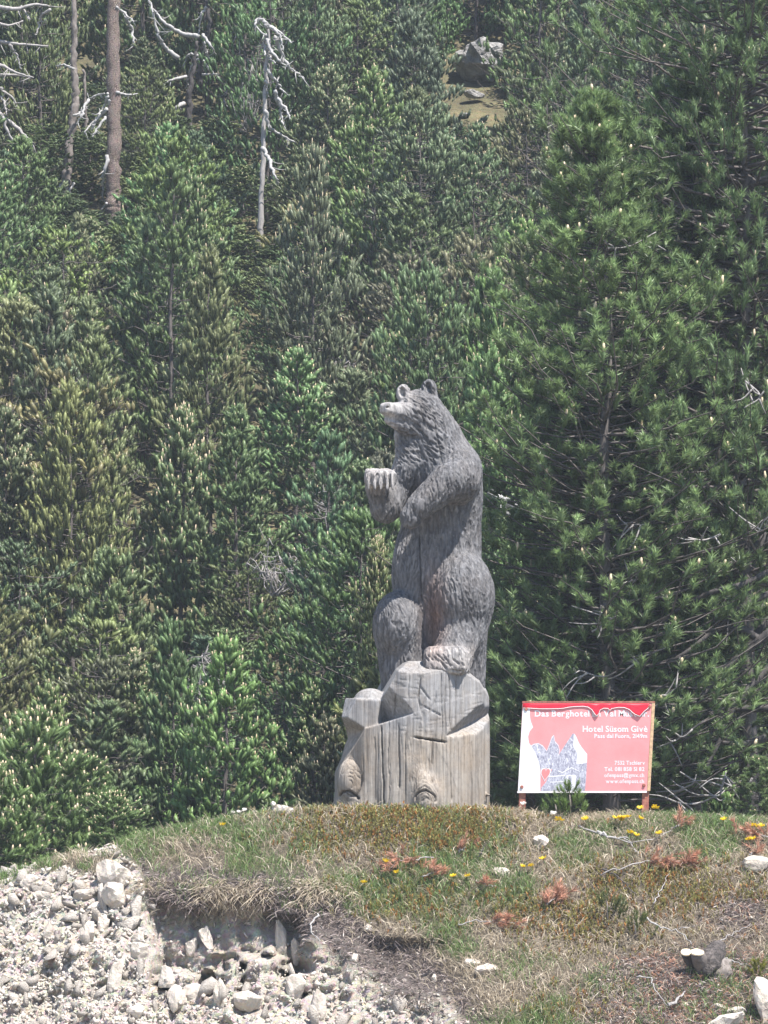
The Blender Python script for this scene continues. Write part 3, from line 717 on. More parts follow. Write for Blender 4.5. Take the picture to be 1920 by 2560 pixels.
prism('heart_print', clampuv(zz([(441 + x * 3.1 + (y - 5) * .6, 828 - y * 4.8) for x, y in hp])), .0138, .0146, M['paper'])
prism('heart_print', clampuv(zz([(441 + x * 2.6 + (y - 5) * .5, 828 - y * 4.0) for x, y in hp])), .0148, .0156, M['heart'])
# torn film hanging from the top edge: curled sheet with a white torn lip
edge = [(222, 194), (300, 197), (380, 203), (480, 203), (560, 201), (610, 198), (660, 187), (720, 181), (800, 178), (850, 186), (885, 211), (910, 250), (932, 272), (952, 250), (965, 213), (1000, 197), (1040, 198), (1060, 219), (1075, 201), (1140, 188), (1200, 191), (1245, 209), (1290, 250), (1345, 276), (1385, 231), (1425, 198), (1440, 181)]
top = [(222 + (z[0] - 222) * 1.0, 150) for z in edge]
V, F, V2 = [], [], []
nr = 6
for i, (z, t) in enumerate(zip(edge, top)):
    for r in range(nr):
        f = r / (nr - 1); u, v = ztouv(z[0], t[1] + (z[1] - t[1]) * f)
        sag = (z[1] - 150) / 120.0
        V.append(S(min(max(u, 0), 1.0), v, .0135 + .013 * sag * f * f + .004 * math.sin(f * 3.1) * (1 + math.sin(i * 1.3)) * .6) - GL)
n = len(edge)
F = [(i * nr + r, i * nr + r + 1, (i + 1) * nr + r + 1, (i + 1) * nr + r) for i in range(n - 1) for r in range(nr - 1)]
flap = link('torn_flap', mesh_np('torn_flap', V, F, True, [M['flap']]), sign)
so = flap.modifiers.new('thickness', 'SOLIDIFY'); so.thickness = .0015
lipv = np.array([V[i * nr + nr - 1] for i in range(n)]); tv, tf = tube(lipv + np.array([0, -.002, 0]), .0026, 5)
link('torn_edge', mesh_np('torn_edge', tv, tf, True, [M['torn']]), flap)
# lettering with small serifs
SER = {'D': 'b.1 c.1', 'B': 'b.1 c.1', 'H': 'b.1 c.1 b.9 c.9', 'h': 'b.12 b.88 a.04', 'l': 'b.5 a.3', 'i': 'b.5 x.3', 'm': 'b.07 b.5 b.93 x.02', 'n': 'b.12 b.88 x.04', 'u': 'b.95 x.08 x.8', 'ü': 'b.95 x.08 x.8',
       'r': 'b.2 x.1', 'V': 'c.06 c.94', 'v': 'x.06 x.94', 'w': 'x.04 x.5 x.96', 'M': 'b.06 b.94 c.06 c.94', 'P': 'b.12 c.1', 'F': 'b.14 c.1', 'T': 'b.5', 'd': 'b.95 a.82', 'p': 'd.1 x.04', '1': 'b.7', 'f': 'b.4', 'x': 'b.08 b.92 x.08 x.92',
       '4': 'b.8', 'e': '', 'a': 'b.98', 't': ''}
dg = bpy.context.evaluated_depsgraph_get()
GLY = {}
def glyph(ch):
    if ch in GLY: return GLY[ch]
    cu = bpy.data.curves.new('glyph', 'FONT'); cu.body = ch; cu.size = 1.0; cu.offset = .012 if ch == 'g' else .022; cu.extrude = 0; cu.resolution_u = 3
    ob = bpy.data.objects.new('glyph', cu); COL.objects.link(ob); bpy.context.view_layer.update()
    me = bpy.data.meshes.new_from_object(ob.evaluated_get(bpy.context.evaluated_depsgraph_get()))
    v = np.zeros(len(me.vertices) * 3, np.float32); me.vertices.foreach_get('co', v); v = v.reshape(-1, 3)[:, :2]
    f = [tuple(p.vertices) for p in me.polygons]
    bpy.data.objects.remove(ob); bpy.data.curves.remove(cu); bpy.data.meshes.remove(me)
    GLY[ch] = (v, f); return GLY[ch]
H_ = glyph('H')[0]; CAP = H_[:, 1].max(); XH = glyph('x')[0][:, 1].max(); ASC = glyph('l')[0][:, 1].max(); DSC = glyph('p')[0][:, 1].min()
def lettering(text, zx0, zx1, zbase, zcap, off=.0124):
    V, F, x = [], [], 0.0
    for ch in text:
        if ch == ' ': x += .27; continue
        v, f = glyph(ch); x0, x1 = v[:, 0].min(), v[:, 0].max(); n0 = len(V)
        V += [(a - x0 + x, b, 0) for a, b in v]; F += [tuple(i + n0 for i in q) for q in f]
        w = x1 - x0
        for s_ in SER.get(ch, '').split():
            lv = {'b': .0, 'c': CAP, 'x': XH, 'a': ASC, 'd': DSC}[s_[0]]; cx = x + w * float(s_[1:])
            y0, y1 = (lv - .002, lv + .05) if s_[0] in 'bd' else (lv - .05, lv + .002)
            k = len(V); V += [(cx - .11, y0, 1), (cx + .11, y0, 1), (cx + .11, y1, 1), (cx - .11, y1, 1)]; F.append((k, k + 1, k + 2, k + 3))
        x += w + .075
    W = x - .075; out = []
    for a, b, l in V:
        u, v = ztouv(zx0 + (zx1 - zx0) * a / W, zbase - zcap * b / CAP); out.append(S(u, v, off + .0012 + l * .0006) - GL)
    bm = bmesh.new(); bv = [bm.verts.new(p) for p in out]
    for q in F:
        try: bm.faces.new([bv[i] for i in q])
        except ValueError: pass
    me = bpy.data.meshes.new('lettering'); bm.to_mesh(me); bm.free(); me.materials.append(M['paper'])
    o = link('lettering', me, sign); o['label'] = 'white serif line reading ' + text; return o
lettering('Das Berghotel im Val Müstair.', 335, 1437, 276, 60)
lettering('Hotel Süsom Givè', 797, 1422, 424, 58)
lettering('Pass dal Fuorn, 2149m', 910, 1418, 484, 40)
lettering('7532 Tschierv', 1105, 1396, 742, 38)
lettering('Tel. 081 858 51 82', 1006, 1393, 803, 38)
lettering('ofenpass@gmx.ch', 1005, 1390, 862, 38)
lettering('www.ofenpass.ch', 1020, 1388, 920, 38)
#FOREST
# ------------------------------------------------------------------ pines
def pine(seed, H, rad, nb, ns, hb=.05, shoot=.108, nl=.056, per=33, w=.0062, core=.46, up=1.0, candle=.06, dead=0, gap=.0, toneA=.22, top=0.0, clump=.24, inner=.40, limb='limb', lr=.5, twig=0, spread=(25, 66), tm='limb', csz=1.3):
    """one pine: returns meshes for trunk, limbs, crown, new shoots"""
    rg = np.random.default_rng(seed)
    hh = np.linspace(0, H, 14); wob = np.cumsum(rg.normal(0, .018, (14, 2)), 0) * H / 5
    tp = np.column_stack([wob[:, 0], wob[:, 1], hh]); tr = (.0085 * H) * (1 - hh / H) ** .8 + .005; tr[0] *= 1.25
    TV, TF = tube(tp, tr, 8)
    LV = []; SP, SD, SL_, ST = [], [], [], []; CV = []
    ga = rg.random() * 6.28; rph = rg.uniform(0, 6.28, 3)
    for b in range(nb):
        f = hb + (1 - hb) * ((b + rg.random()) / nb) ** .95
        h = f * H; ga += 2.39996 + rg.normal(0, .5)
        c0 = np.array([np.interp(h, hh, tp[:, 0]), np.interp(h, hh, tp[:, 1]), h])
        lob = 1 + .22 * math.sin(2 * ga + rph[0] + 5 * f) + .14 * math.sin(3 * ga + rph[1] - 9 * f)
        L = rad(f) * lob * rg.uniform(.55, 1.12)
        if rg.random() < gap: continue
        out = np.array([math.cos(ga), math.sin(ga), 0]); side = np.array([-out[1], out[0], 0])
        rise = rg.uniform(-.1, .5) * up; cv = rg.uniform(.2, .7) * up
        bt = rg.uniform(1 - toneA, 1 + toneA)
        t = np.linspace(0, 1, 6)[:, None]; wig = np.cumsum(rg.normal(0, .035 * L, (6, 3)), 0); wig[0] = 0
        path = c0 + wig + out * (L * t) + side * (L * .25 * rg.normal() * t * t) + np.array([0, 0, 1.]) * (L * (rise * t * .5 + cv * t ** 2.2 - .2 * t))
        LV.append(tube(path, np.linspace((.008 + .012 * L) * lr, .003, 6), 4, False))
        n = max(5, int(ns * (.4 + .6 * min(1.3, L / rad(.3))))) if f < .93 else max(5, int(ns * .5))
        if dead and rg.random() < dead:
            for q in range(4):
                k = rg.integers(2, 6); d = unit(rg.normal(size=3) + out * .6); LV.append(tube(np.array([path[k], path[k] + d * .12, path[k] + d * .22 + rg.normal(0, .03, 3)]), [.006, .005, .003], 3, False))
            continue
        u = inner + (1 - inner) * rg.random(n) ** .6
        base = np.stack([np.interp(u, t[:, 0], path[:, k]) for k in range(3)], 1)
        wdt = clump * L * (1.25 - u)[:, None] + .04
        base += side * (rg.normal(0, .75, (n, 1)) * wdt) + np.array([0, 0, 1]) * (rg.normal(.2, .5, (n, 1)) * wdt * .8)
        d = out * rg.uniform(.0, .6, (n, 1)) + np.array([0, 0, 1.]) * rg.uniform(.6, 1.2, (n, 1)) + rg.normal(0, .2, (n, 3))
        SP.append(base); SD.append(d); SL_.append(shoot * rg.uniform(.6, 1.45, n)); ST.append(bt * rg.uniform(.82, 1.18, n))
        if twig:
            for q in range(0, n, twig):
                pth = np.array([np.array([np.interp(max(0, u[q] - .22), t[:, 0], path[:, k]) for k in range(3)]), base[q]])
                LV.append(tube(pth, [.006, .004], 3, False))
    n = 12; SP.append(tp[-1] + rg.normal(0, .05, (n, 3)) - np.array([0, 0, 1]) * rg.uniform(0, .3, (n, 1))); SD.append(np.array([0, 0, 1.]) + rg.normal(0, .2, (n, 3)))
    SL_.append(np.full(n, shoot * 1.2)); ST.append(np.ones(n))
    SP = np.concatenate(SP); SD = unit(np.concatenate(SD)); SL_ = np.concatenate(SL_); ST = np.concatenate(ST)
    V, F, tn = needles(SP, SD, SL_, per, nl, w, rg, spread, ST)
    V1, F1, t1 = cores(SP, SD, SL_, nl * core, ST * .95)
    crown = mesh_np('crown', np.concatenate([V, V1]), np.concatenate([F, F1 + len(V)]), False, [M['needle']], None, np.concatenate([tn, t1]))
    lv, lf = join(LV)
    pc = np.clip(candle + top * sstep(.5, 1.0, SP[:, 2] / H), 0, .95)
    ci = np.nonzero(rg.random(len(SP)) < pc)[0]
    cm = None
    if len(ci):
        for i in ci:
            a = SP[i] + SD[i] * SL_[i] * .75; d = unit(SD[i] * .4 + np.array([0, 0, 1.])); l = SL_[i] * rg.uniform(.4, .85) * max(1, csz * .6)
            CV.append(tube(np.array([a, a + d * l * .6, a + d * l]), [shoot * .065 * csz, shoot * .075 * csz, shoot * .035 * csz], 5))
        v, f2 = join(CV); cm = mesh_np('new_shoots', v, f2, True, [M['candle']])
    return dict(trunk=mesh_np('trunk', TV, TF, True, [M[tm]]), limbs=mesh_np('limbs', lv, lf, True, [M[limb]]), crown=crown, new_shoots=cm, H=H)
def place_pine(name, pm, loc, rz, sc, tint, label, group=None, cat='pine tree'):
    e = empty(name, loc, label, cat, group); e.rotation_euler = (0, 0, rz); e.scale = (sc[0], sc[0], sc[1])
    for k in ('trunk', 'limbs', 'crown', 'new_shoots'):
        if pm[k] is None: continue
        o = link(k, pm[k], e)
        if k == 'crown': o.color = (*tint, 1)
        if k != 'trunk': o['kind'] = 'stuff'
    return e
cone = lambda r, p=.85: (lambda f: r * (1 - f) ** p * min(1, .35 + f * 4) + .06)
egg = lambda r: (lambda f: r * math.sqrt(max(0, 1 - ((f - .38) / .64) ** 2)) + .06)
KIND = [
    pine(11, 4.6, cone(1.15, .8), 150, 15, candle=.03),
    pine(12, 5.2, egg(.95), 155, 15, candle=.02),
    pine(13, 4.2, cone(1.2, .6), 150, 16, candle=.04),
    pine(14, 5.0, cone(1.15, .6), 155, 14, candle=.05, top=.4),
    pine(15, 4.4, egg(1.1), 135, 14, gap=.2, candle=.02, dead=.15, twig=6),
    pine(16, 5.4, cone(1.2, .7), 150, 13, gap=.15, dead=.15, candle=.02, twig=6),
]
CONI = pine(21, 4.7, cone(1.12, .85), 190, 14, candle=.03, top=.8)
NEARK = pine(31, 3.0, cone(.95, .7), 95, 8, shoot=.15, nl=.08, per=46, w=.0058, core=.3, candle=.18, top=.4)
SPARSE = pine(41, 4.2, egg(1.15), 120, 12, gap=.1, dead=.4, candle=.01, twig=3)
TINT = {'green': (0.168, 0.223, 0.097), 'deep': (0.139, 0.188, 0.091), 'yellow': (0.225, 0.272, 0.123), 'blue': (0.158, 0.207, 0.108), 'brown': (0.255, 0.258, 0.130), 'fresh': (0.207, 0.264, 0.101)}
WORD = {'green': 'mid-green', 'deep': 'dark green', 'yellow': 'yellow-green', 'blue': 'bluish green', 'brown': 'brownish thinning', 'fresh': 'bright green'}
# windows that must stay open in front of something: (px0, px1, py0, py1, depth of what shows there)
def gz(x, y): return float(ground_z(np.array([x]), np.array([y]))[0])
def depth_of_row(px, row): return float(hill_at(px, row)[1])
Y_SNAG, Y_PLATY, Y_FORK, Y_LEAN, Y_SLIM, Y_STUB, Y_LEFT = (depth_of_row(a, b) for a, b in ((655, 700), (285, 600), (480, 372), (155, 545), (210, 470), (575, 590), (20, 560)))
Y_ROCK = depth_of_row(1195, 205)
WIN = [(1118, 1272, 92, 205, Y_ROCK + .6), (1156, 1196, 205, 320, Y_ROCK), (270, 302, 0, 540, Y_PLATY), (640, 690, 60, 660, Y_SNAG), (660, 735, 60, 300, Y_SNAG), (415, 545, 0, 320, Y_FORK), (150, 200, 180, 500, Y_LEAN), (568, 588, 450, 550, Y_STUB), (380, 550, 1060, 1580, 14.9), (0, 60, 90, 330, Y_LEFT)]
LANDMARKS = [(1010, 1000, 'the bear head'), (940, 1250, 'the raised bear paw'), (1215, 1480, 'the near bear thigh'), (860, 1820, 'the log base'), (1320, 1850, 'the hotel sign'), (278, 2100, 'the large pale boulder'), (1195, 150, 'the rock outcrop'), (655, 350, 'the bleached snag'), (285, 300, 'the platy trunk'), (480, 200, 'the forked dead trunk'), (462, 1450, 'the tall cone-shaped pine'), (810, 850, 'the yellowish pine'), (170, 1300, 'the thinning pine'), (30, 300, 'the left-edge dead tree'), (330, 1880, 'the small candled pine'), (1400, 700, 'the big near pine'), (950, 120, 'the clear strip by the rocks')]
rf = random.Random(91)
spots = []
y = 6.8
while y < 56:
    step = 1.20 + .010 * y
    half = 3.75 * (40 + y) / 40 + 1.3; x = -half + rf.uniform(0, step)
    while x < half:
        spots.append((x + rf.uniform(-.4, .4), y + rf.uniform(-.45, .45))); x += step * rf.uniform(.85, 1.25)
    y += step * .93
nt_ = 0
for (x, y) in spots:
    if 0.9 < x < 5.5 and y < 7.6: continue
    k = rf.randrange(len(KIND)); tint = rf.choices(['green', 'deep', 'yellow', 'blue', 'fresh'], [5, 4, 2, 4, 2])[0]
    z = gz(x, y) - .08; hs = rf.uniform(.60, 1.06) * (1 if y > 14 else .86); ws = rf.uniform(.70, .98)
    b = proj([(x, y, z)])[0]
    px, py = b[0], b[1]
    if px < 420 and 900 < py < 1900: tint = rf.choices(['yellow', 'brown', 'green', 'fresh'], [2, .6, 4, 3])[0]
    if 780 < px < 1000 and 900 < py < 1250 and rf.random() < .7: tint, k = 'yellow', 4
    if px > 1000 and py < 1100: tint = rf.choices(['green', 'deep', 'blue'], [3, 2, 5])[0]
    pm = KIND[k]
    for _ in range(14):
        c = proj([(x, y, z + pm['H'] * hs)])[0]; rpx = 1.0 * ws * FPX / c[2]
        bad = any(y < wd and c[1] < w3 - 20 and py > w2 and px + rpx * min(1, .45 + .75 * hs) * .55 > w0 and px - rpx * min(1, .45 + .75 * hs) * .55 < w1 for (w0, w1, w2, w3, wd) in WIN)
        if not bad: break
        hs *= .84
    if bad and hs < .24: continue
    if bad: continue
    ws *= min(1, .45 + .75 * hs)
    if c[1] > 2230 or c[1] < -900 or (py < -120): continue
    if 380 < px < 560 and 13 < y < 17.2: continue
    mid = (c[1] + py) / 2
    LM = min(LANDMARKS, key=lambda l: math.hypot(l[0] - px, l[1] - mid)); dx, dy = px - LM[0], mid - LM[1]; far = math.hypot(dx, dy) > 190
    zone = (('well ' if far else '') + ('above ' if dy < 0 else 'below ') if abs(dy) > abs(dx) * 1.6 else ('far ' if far else '') + ('up and ' if dy < -abs(dx) * .5 else 'down and ' if dy > abs(dx) * .5 else '') + ('left of ' if dx < 0 else 'right of ')) + LM[2]
    size = 'dwarf' if hs < .5 else 'low' if hs < .72 else 'small' if hs < .86 else 'tall' if hs > 1.04 else 'medium'
    shape = ('conical', 'slender', 'rounded', 'candle-topped', 'open-crowned', 'ragged')[k]
    place_pine('pine_tree', pm, (x, y, z), rf.uniform(0, 6.28), (ws, hs), tuple(v * rf.uniform(.85, 1.18) for v in TINT[tint]),
               f'{size} {shape} {WORD[tint]} pine {zone}', f'{size} {shape} {WORD[tint]} pines {zone}'); nt_ += 1
def at_top(px, ptop, pbot, y):
    a = P(px, pbot, y); b = P(px, ptop, y); return a, b[2] - a[2]
for k, (px, pt, pb, tn_, lab) in enumerate(((215, 545, 680, 'green', 'low pine hiding the foot of the leaning dark trunk'), (335, 575, 705, 'fresh', 'bushy low pine at the right foot of the platy trunk'), (165, 490, 650, 'deep', 'small dark pine left of the leaning trunk base'), (385, 500, 665, 'green', 'round low pine between the platy trunk and the snag'), (425, 400, 560, 'yellow', 'yellow-green bush pine below the forked trunk at left'),
        (478, 365, 520, 'fresh', 'yellowish bush pine straight under the forked dark trunk'), (555, 545, 700, 'yellow', 'low yellow-green pine under the white stub'), (612, 590, 725, 'green', 'low green pine left of the snag foot'), (705, 600, 745, 'deep', 'low dark pine right of the snag foot'), (100, 470, 625, 'blue', 'low bluish pine near the left edge under bare branches'), (45, 515, 655, 'green', 'low green pine at the left edge under the dead tree'), (262, 600, 730, 'yellow', 'yellow-green low pine in front of the platy trunk base'), (232, 320, 500, 'green', 'low pine glimpsed between the leaning and the platy trunk'), (205, 215, 400, 'deep', 'dark pine high between the two thick trunks'), (420, 300, 460, 'deep', 'dark low pine beside the foot of the forked trunk'), (600, 420, 600, 'green', 'low pine between the white stub and the snag'), (345, 380, 560, 'yellow', 'yellow-green pine just right of the platy trunk'), (120, 320, 520, 'green', 'pine filling the gap left of the leaning dark trunk'), (560, 300, 480, 'yellow', 'bright pine between the forked trunk and the snag'))):
    yy = depth_of_row(px, pb); a, h = at_top(px, pt, pb, yy); q_ = KIND[k % 4]; place_pine('pine_tree', q_, a.tolist(), k * 1.3, (.78, h / q_['H']), TINT[tn_], lab)
a, h = at_top(462, 1045, 1960, 15.0); place_pine('pine_tree', CONI, a.tolist(), .4, (1.02, h / 4.7), (.165, .22, .10), 'tall cone-shaped pine with pale candles at its tip')
a, h = at_top(950, 1365, 2000, 9.0); place_pine('pine_tree', CONI, a.tolist(), 2.4, (.52, h / 4.7), (.21, .245, .105), 'slim pine with pale upright candles beside the bear thigh', None)
a, h = at_top(810, 520, 1250, 26); place_pine('pine_tree', SPARSE, a.tolist(), 1.4, (1.05, h / 4.2), (.28, .27, .125), 'thin yellowish pine with bare grey twigs above the bear', None)
a, h = at_top(170, 950, 1700, 16); place_pine('pine_tree', SPARSE, a.tolist(), .2, (1.15, h / 4.2), (.29, .265, .125), 'brown-tinged thinning pine left of the cone-shaped pine', None)
a, h = at_top(330, 1640, 2120, 9.5); place_pine('pine_tree', CONI, a.tolist(), 3.4, (.62, h / 4.7), (.175, .23, .10), 'small pine with candles standing above the boulder', None)
for px, pt, pb, y, s, lab in ((95, 1800, 2260, 5.2, .9, 'young long-needled pine with tan candles at the bottom left corner'), (-10, 1930, 2300, 4.6, .8, 'young bright pine cut by the left frame edge'), (290, 1990, 2180, 5.0, .55, 'small young pine rising just behind the gravel crest'), (190, 1905, 2220, 6.2, .75, 'young long-needled pine behind the left gravel crest')):
    a, h = at_top(px, pt, pb, y); place_pine('pine_tree', NEARK, a.tolist(), px * .1, (s, h / 3.0), (.175, .255, .095), lab, None)
# the big near pines on the right
def prof(pts): 
    a = np.array(pts); return lambda f: float(np.interp(f, a[:, 0], a[:, 1]))
big = dict(shoot=.10, nl=.090, per=62, w=.0060, candle=.10, csz=2.1, toneA=.22, limb='limb', lr=.7, clump=.24, inner=.30, twig=0, core=.20, spread=(14, 84), tm='limb')
BIGA = pine(51, 8.2, prof([(0, .7), (.1, 1.25), (.3, 1.5), (.5, 1.42), (.7, 1.05), (.85, .62), (1, .12)]), 470, 5, **big)
BIGB = pine(52, 11.0, prof([(0, .9), (.12, 1.3), (.3, 2.0), (.6, 2.0), (.8, 1.6), (1, .3)]), 640, 5, hb=.24, **big)
a, h = at_top(1535, 262, 2100, 4.6); place_pine('pine_tree', BIGA, a.tolist(), .3, (1.18, h / 8.2), (.18, .255, .105), 'big near pine with fan-like needle tufts behind the sign')
a, h = at_top(1880, -560, 2110, 5.6); place_pine('pine_tree', BIGB, a.tolist(), 1.1, (1.0, h / 11.0), (.165, .24, .105), 'tallest near pine at the right edge with dark bare lower limbs')
BIGC = pine(53, 3.0, prof([(0, .6), (.3, .8), (.7, .6), (1, .1)]), 100, 7, **big)
a, h = at_top(1730, 180, 2110, 6.2); place_pine('pine_tree', BIGA, a.tolist(), 2.6, (1.15, h / 8.2), (.165, .235, .10), 'tall near pine filling the gap between the two biggest near pines')
a, h = at_top(1415, 860, 2100, 5.4); place_pine('pine_tree', BIGA, a.tolist(), 4.4, (.95, h / 8.2), (.165, .235, .10), 'bushy near pine right of the bear, left part of the near stand')
a, h = at_top(1600, 1000, 2110, 5.8); place_pine('pine_tree', BIGA, a.tolist(), 5.4, (.95, h / 8.2), (.16, .23, .10), 'lower near pine directly behind the hotel sign')
a, h = at_top(1330, 1560, 2080, 5.0); place_pine('pine_tree', BIGC, a.tolist(), 2.2, (1.0, h / 3.0), (.14, .20, .09), 'low dark pine in shade between the bear and the sign')
a, h = at_top(1900, 1900, 2110, 3.4); place_pine('pine_tree', BIGC, a.tolist(), 4.2, (.5, h / 3.0), (.165, .23, .095), 'small pine at the right edge beside the sign')
#DETAIL
# ------------------------------------------------------------------ dead trees, trunks and twigs (pixel paths of the photograph at one depth, with real thickness and random depth)
rd = random.Random(17)
Z4 = .5787
def zpath(pts, y, jit=.25, k=Z4):
    dy = 0; out = []
    for i, (a, b) in enumerate(pts):
        out.append(P(a * k, b * k, y + dy)); dy += rd.uniform(-jit, jit)
    return np.array(out)
def dead_tree(name, label, y, trunk, tw, tmat, branches, bmat, group=None, trunk2=None, cat='dead tree', bw=(.045, .010), bjit=.25, twigs=3):
    tp = zpath(trunk, y, .03); base = tp[0]
    e = empty(name, base.tolist(), label, cat, group)
    def put(nm, pts, rads, m, sides=8, n=None):
        if nm == 'trunk': rads = tuple(k * .64 for k in rads)
        q = smooth_path(pts, n or (len(pts) * 5)); q = q + np.array([[rd.gauss(0, .012), rd.gauss(0, .012), 0] for _ in q]); r = np.array([rd.uniform(.9, 1.1) for _ in q]) * np.interp(np.linspace(0, 1, len(q)), np.linspace(0, 1, len(rads)), rads)
        v, f = tube(q, r, sides); return link(nm, mesh_np(nm, v - base, f, True, [m]), e)
    put('trunk', tp, tw, tmat, 10, len(trunk) * 7)
    if trunk2: put('trunk', zpath(trunk2[0], y + .3, .05), trunk2[1], tmat, 10)
    tv = []
    for b in branches:
        bp = zpath(b, y - .12, bjit); L = np.linalg.norm(np.diff(bp, axis=0), axis=1).sum()
        put('branch', bp, (min(bw[0], .012 + .03 * L), bw[1]), bmat, 6)
        q = smooth_path(bp, 14)
        for k in range(twigs * 2):
            i = rd.randrange(3, 14); d = unit(np.array([rd.gauss(0, 1), rd.gauss(0, .7), rd.gauss(-.35, .8)])); l = rd.uniform(.08, .30) * min(1, L)
            tv.append(tube(np.array([q[i], q[i] + d * l * .5 + np.array([0, 0, -.02]), q[i] + d * l + np.array([0, 0, -.07 * l])]), [.009, .007, .003], 4))
    if tv:
        v, f = join(tv); o = link('twigs', mesh_np('twigs', v - base, f, True, [bmat]), e); o['kind'] = 'stuff'
    return e
dead_tree('dead_snag', 'bleached snag with drooping bare branches left of the rock', Y_SNAG, [(1128, 1195), (1122, 1050), (1128, 850), (1140, 600), (1146, 400), (1152, 250), (1160, 110)], (.085, .075, .06, .045, .03), M['twig'],
          [[(1160, 120), (1140, 90), (1112, 84), (1103, 108), (1140, 150)], [(1163, 112), (1200, 140), (1216, 180), (1226, 218)], [(1165, 112), (1220, 150), (1260, 187)], [(1150, 200), (1163, 240), (1190, 275)], [(1185, 160), (1215, 230), (1250, 290), (1282, 315), (1315, 342)],
           [(1152, 300), (1185, 340), (1205, 372), (1232, 402)], [(1146, 350), (1152, 390), (1162, 418)], [(1185, 390), (1205, 450), (1215, 510), (1230, 542)], [(1200, 425), (1238, 478), (1252, 508)], [(1144, 478), (1165, 550), (1212, 582), (1275, 616)], [(1140, 640), (1168, 700), (1184, 760), (1202, 802)],
           [(1150, 150), (1142, 190), (1148, 240)], [(1120, 1150), (1100, 1110), (1080, 1075)], [(1134, 1100), (1160, 1080), (1185, 1098)], [(1155, 170), (1172, 215), (1205, 262), (1240, 290)]], M['dead'], bw=(.040, .012))
dead_tree('dead_pine', 'dark forked dead trunk with white bent branches', Y_FORK, [(838, 650), (822, 570), (815, 520), (820, 400), (838, 280), (850, 180)], (.10, .10, .085, .06, .04), M['bark_dark'],
          [[(855, 250), (830, 280), (815, 330), (805, 388)], [(850, 240), (815, 236), (790, 292)], [(800, 448), (770, 458), (738, 500), (708, 552), (693, 612)], [(706, 556), (662, 600), (628, 662)], [(855, 157), (790, 146), (720, 105), (680, 60), (640, 5)],
           [(772, 252), (712, 200), (685, 150), (662, 60), (640, -10)], [(882, 180), (892, 230), (932, 292)], [(880, 262), (905, 300), (945, 335)], [(880, 322), (945, 320)], [(805, 330), (742, 345), (690, 366)], [(825, 620), (780, 640), (740, 692)], [(880, 150), (915, 200), (935, 240)],
           [(545, 72), (570, 130), (580, 190), (602, 226)], [(890, 30), (865, 70), (862, 130)]], M['dead'], trunk2=([(862, 380), (868, 280), (886, 190), (905, 120), (890, 20), (860, -70)], (.085, .075, .065, .05)))
dead_tree('bare_pine', 'tall straight trunk with platy reddish-grey bark', Y_PLATY, [(478, 1020), (486, 930), (488, 860), (490, 700), (492, 500), (490, 250), (490, 0), (488, -90)], (.155, .20, .19, .175, .165, .16, .155), M['platy'],
          [[(468, 415), (450, 460), (428, 492)], [(470, 430), (474, 480), (464, 532)], [(468, 405), (420, 410), (380, 432)], [(430, 490), (405, 540), (392, 560)], [(466, 670), (450, 740), (443, 800), (448, 868)], [(462, 880), (440, 910), (434, 955)], [(380, 430), (350, 500), (330, 540)], [(455, 505), (420, 560), (400, 590)],
           [(465, 470), (410, 520), (360, 575)], [(500, 400), (550, 410), (600, 405)], [(500, 30), (540, 60), (575, 90)]], M['dead'], cat='pine tree', bw=(.035, .010))
dead_tree('bare_pine', 'leaning dark trunk left of the platy trunk', Y_LEAN, [(258, 925), (275, 840), (292, 740), (302, 620), (320, 480), (326, 390), (318, 280), (322, 120), (318, -60)], (.16, .13, .11, .10, .09, .08, .06), M['bark'],
          [[(275, 780), (250, 830), (240, 865)], [(320, 790), (300, 830), (295, 865)], [(325, 500), (350, 480), (375, 460)], [(318, 300), (280, 280), (240, 285)]], M['dead'], cat='pine tree', bw=(.03, .010))
dead_tree('bare_pine', 'slim grey trunk between two thicker trunks at top left', Y_SLIM, [(360, 790), (366, 690), (372, 580), (366, 440), (360, 300)], (.05, .05, .045, .035), M['bark'], [[(370, 560), (340, 600), (320, 640)]], M['dead'], cat='pine tree', bw=(.03, .010))
dead_tree('dead_stub', 'short broken white stub below the forked dead trunk', Y_STUB, [(988, 1010), (990, 950), (996, 890), (1006, 840), (1000, 775)], (.05, .06, .055, .03), M['dead'], [[(985, 905), (1005, 912), (1025, 905)]], M['dead'], cat='dead stub', bw=(.02, .008))
dead_tree('dead_pine', 'dead tree at the left edge with long bare grey branches', Y_LEFT, [(-70, 900), (-66, 600), (-60, 300), (-60, 0)], (.14, .12, .10, .08), M['bark_dark'],
          [[(-60, 170), (20, 184), (80, 190), (205, 200)], [(-60, 260), (0, 280), (60, 310), (142, 336)], [(-55, 330), (50, 324), (132, 334)], [(-60, 330), (0, 380), (40, 412), (75, 455)], [(-60, 420), (0, 490), (40, 580), (95, 660)], [(-50, 470), (60, 540), (120, 600), (155, 630)],
           [(90, 25), (130, 85)], [(215, 40), (175, 80), (158, 148)], [(-50, 80), (30, 110), (100, 90)], [(-50, 20), (60, 40), (150, 20), (235, 30)], [(-50, 390), (10, 430), (30, 500)], [(40, 195), (75, 240), (88, 300)]], M['twig'], bw=(.05, .012))
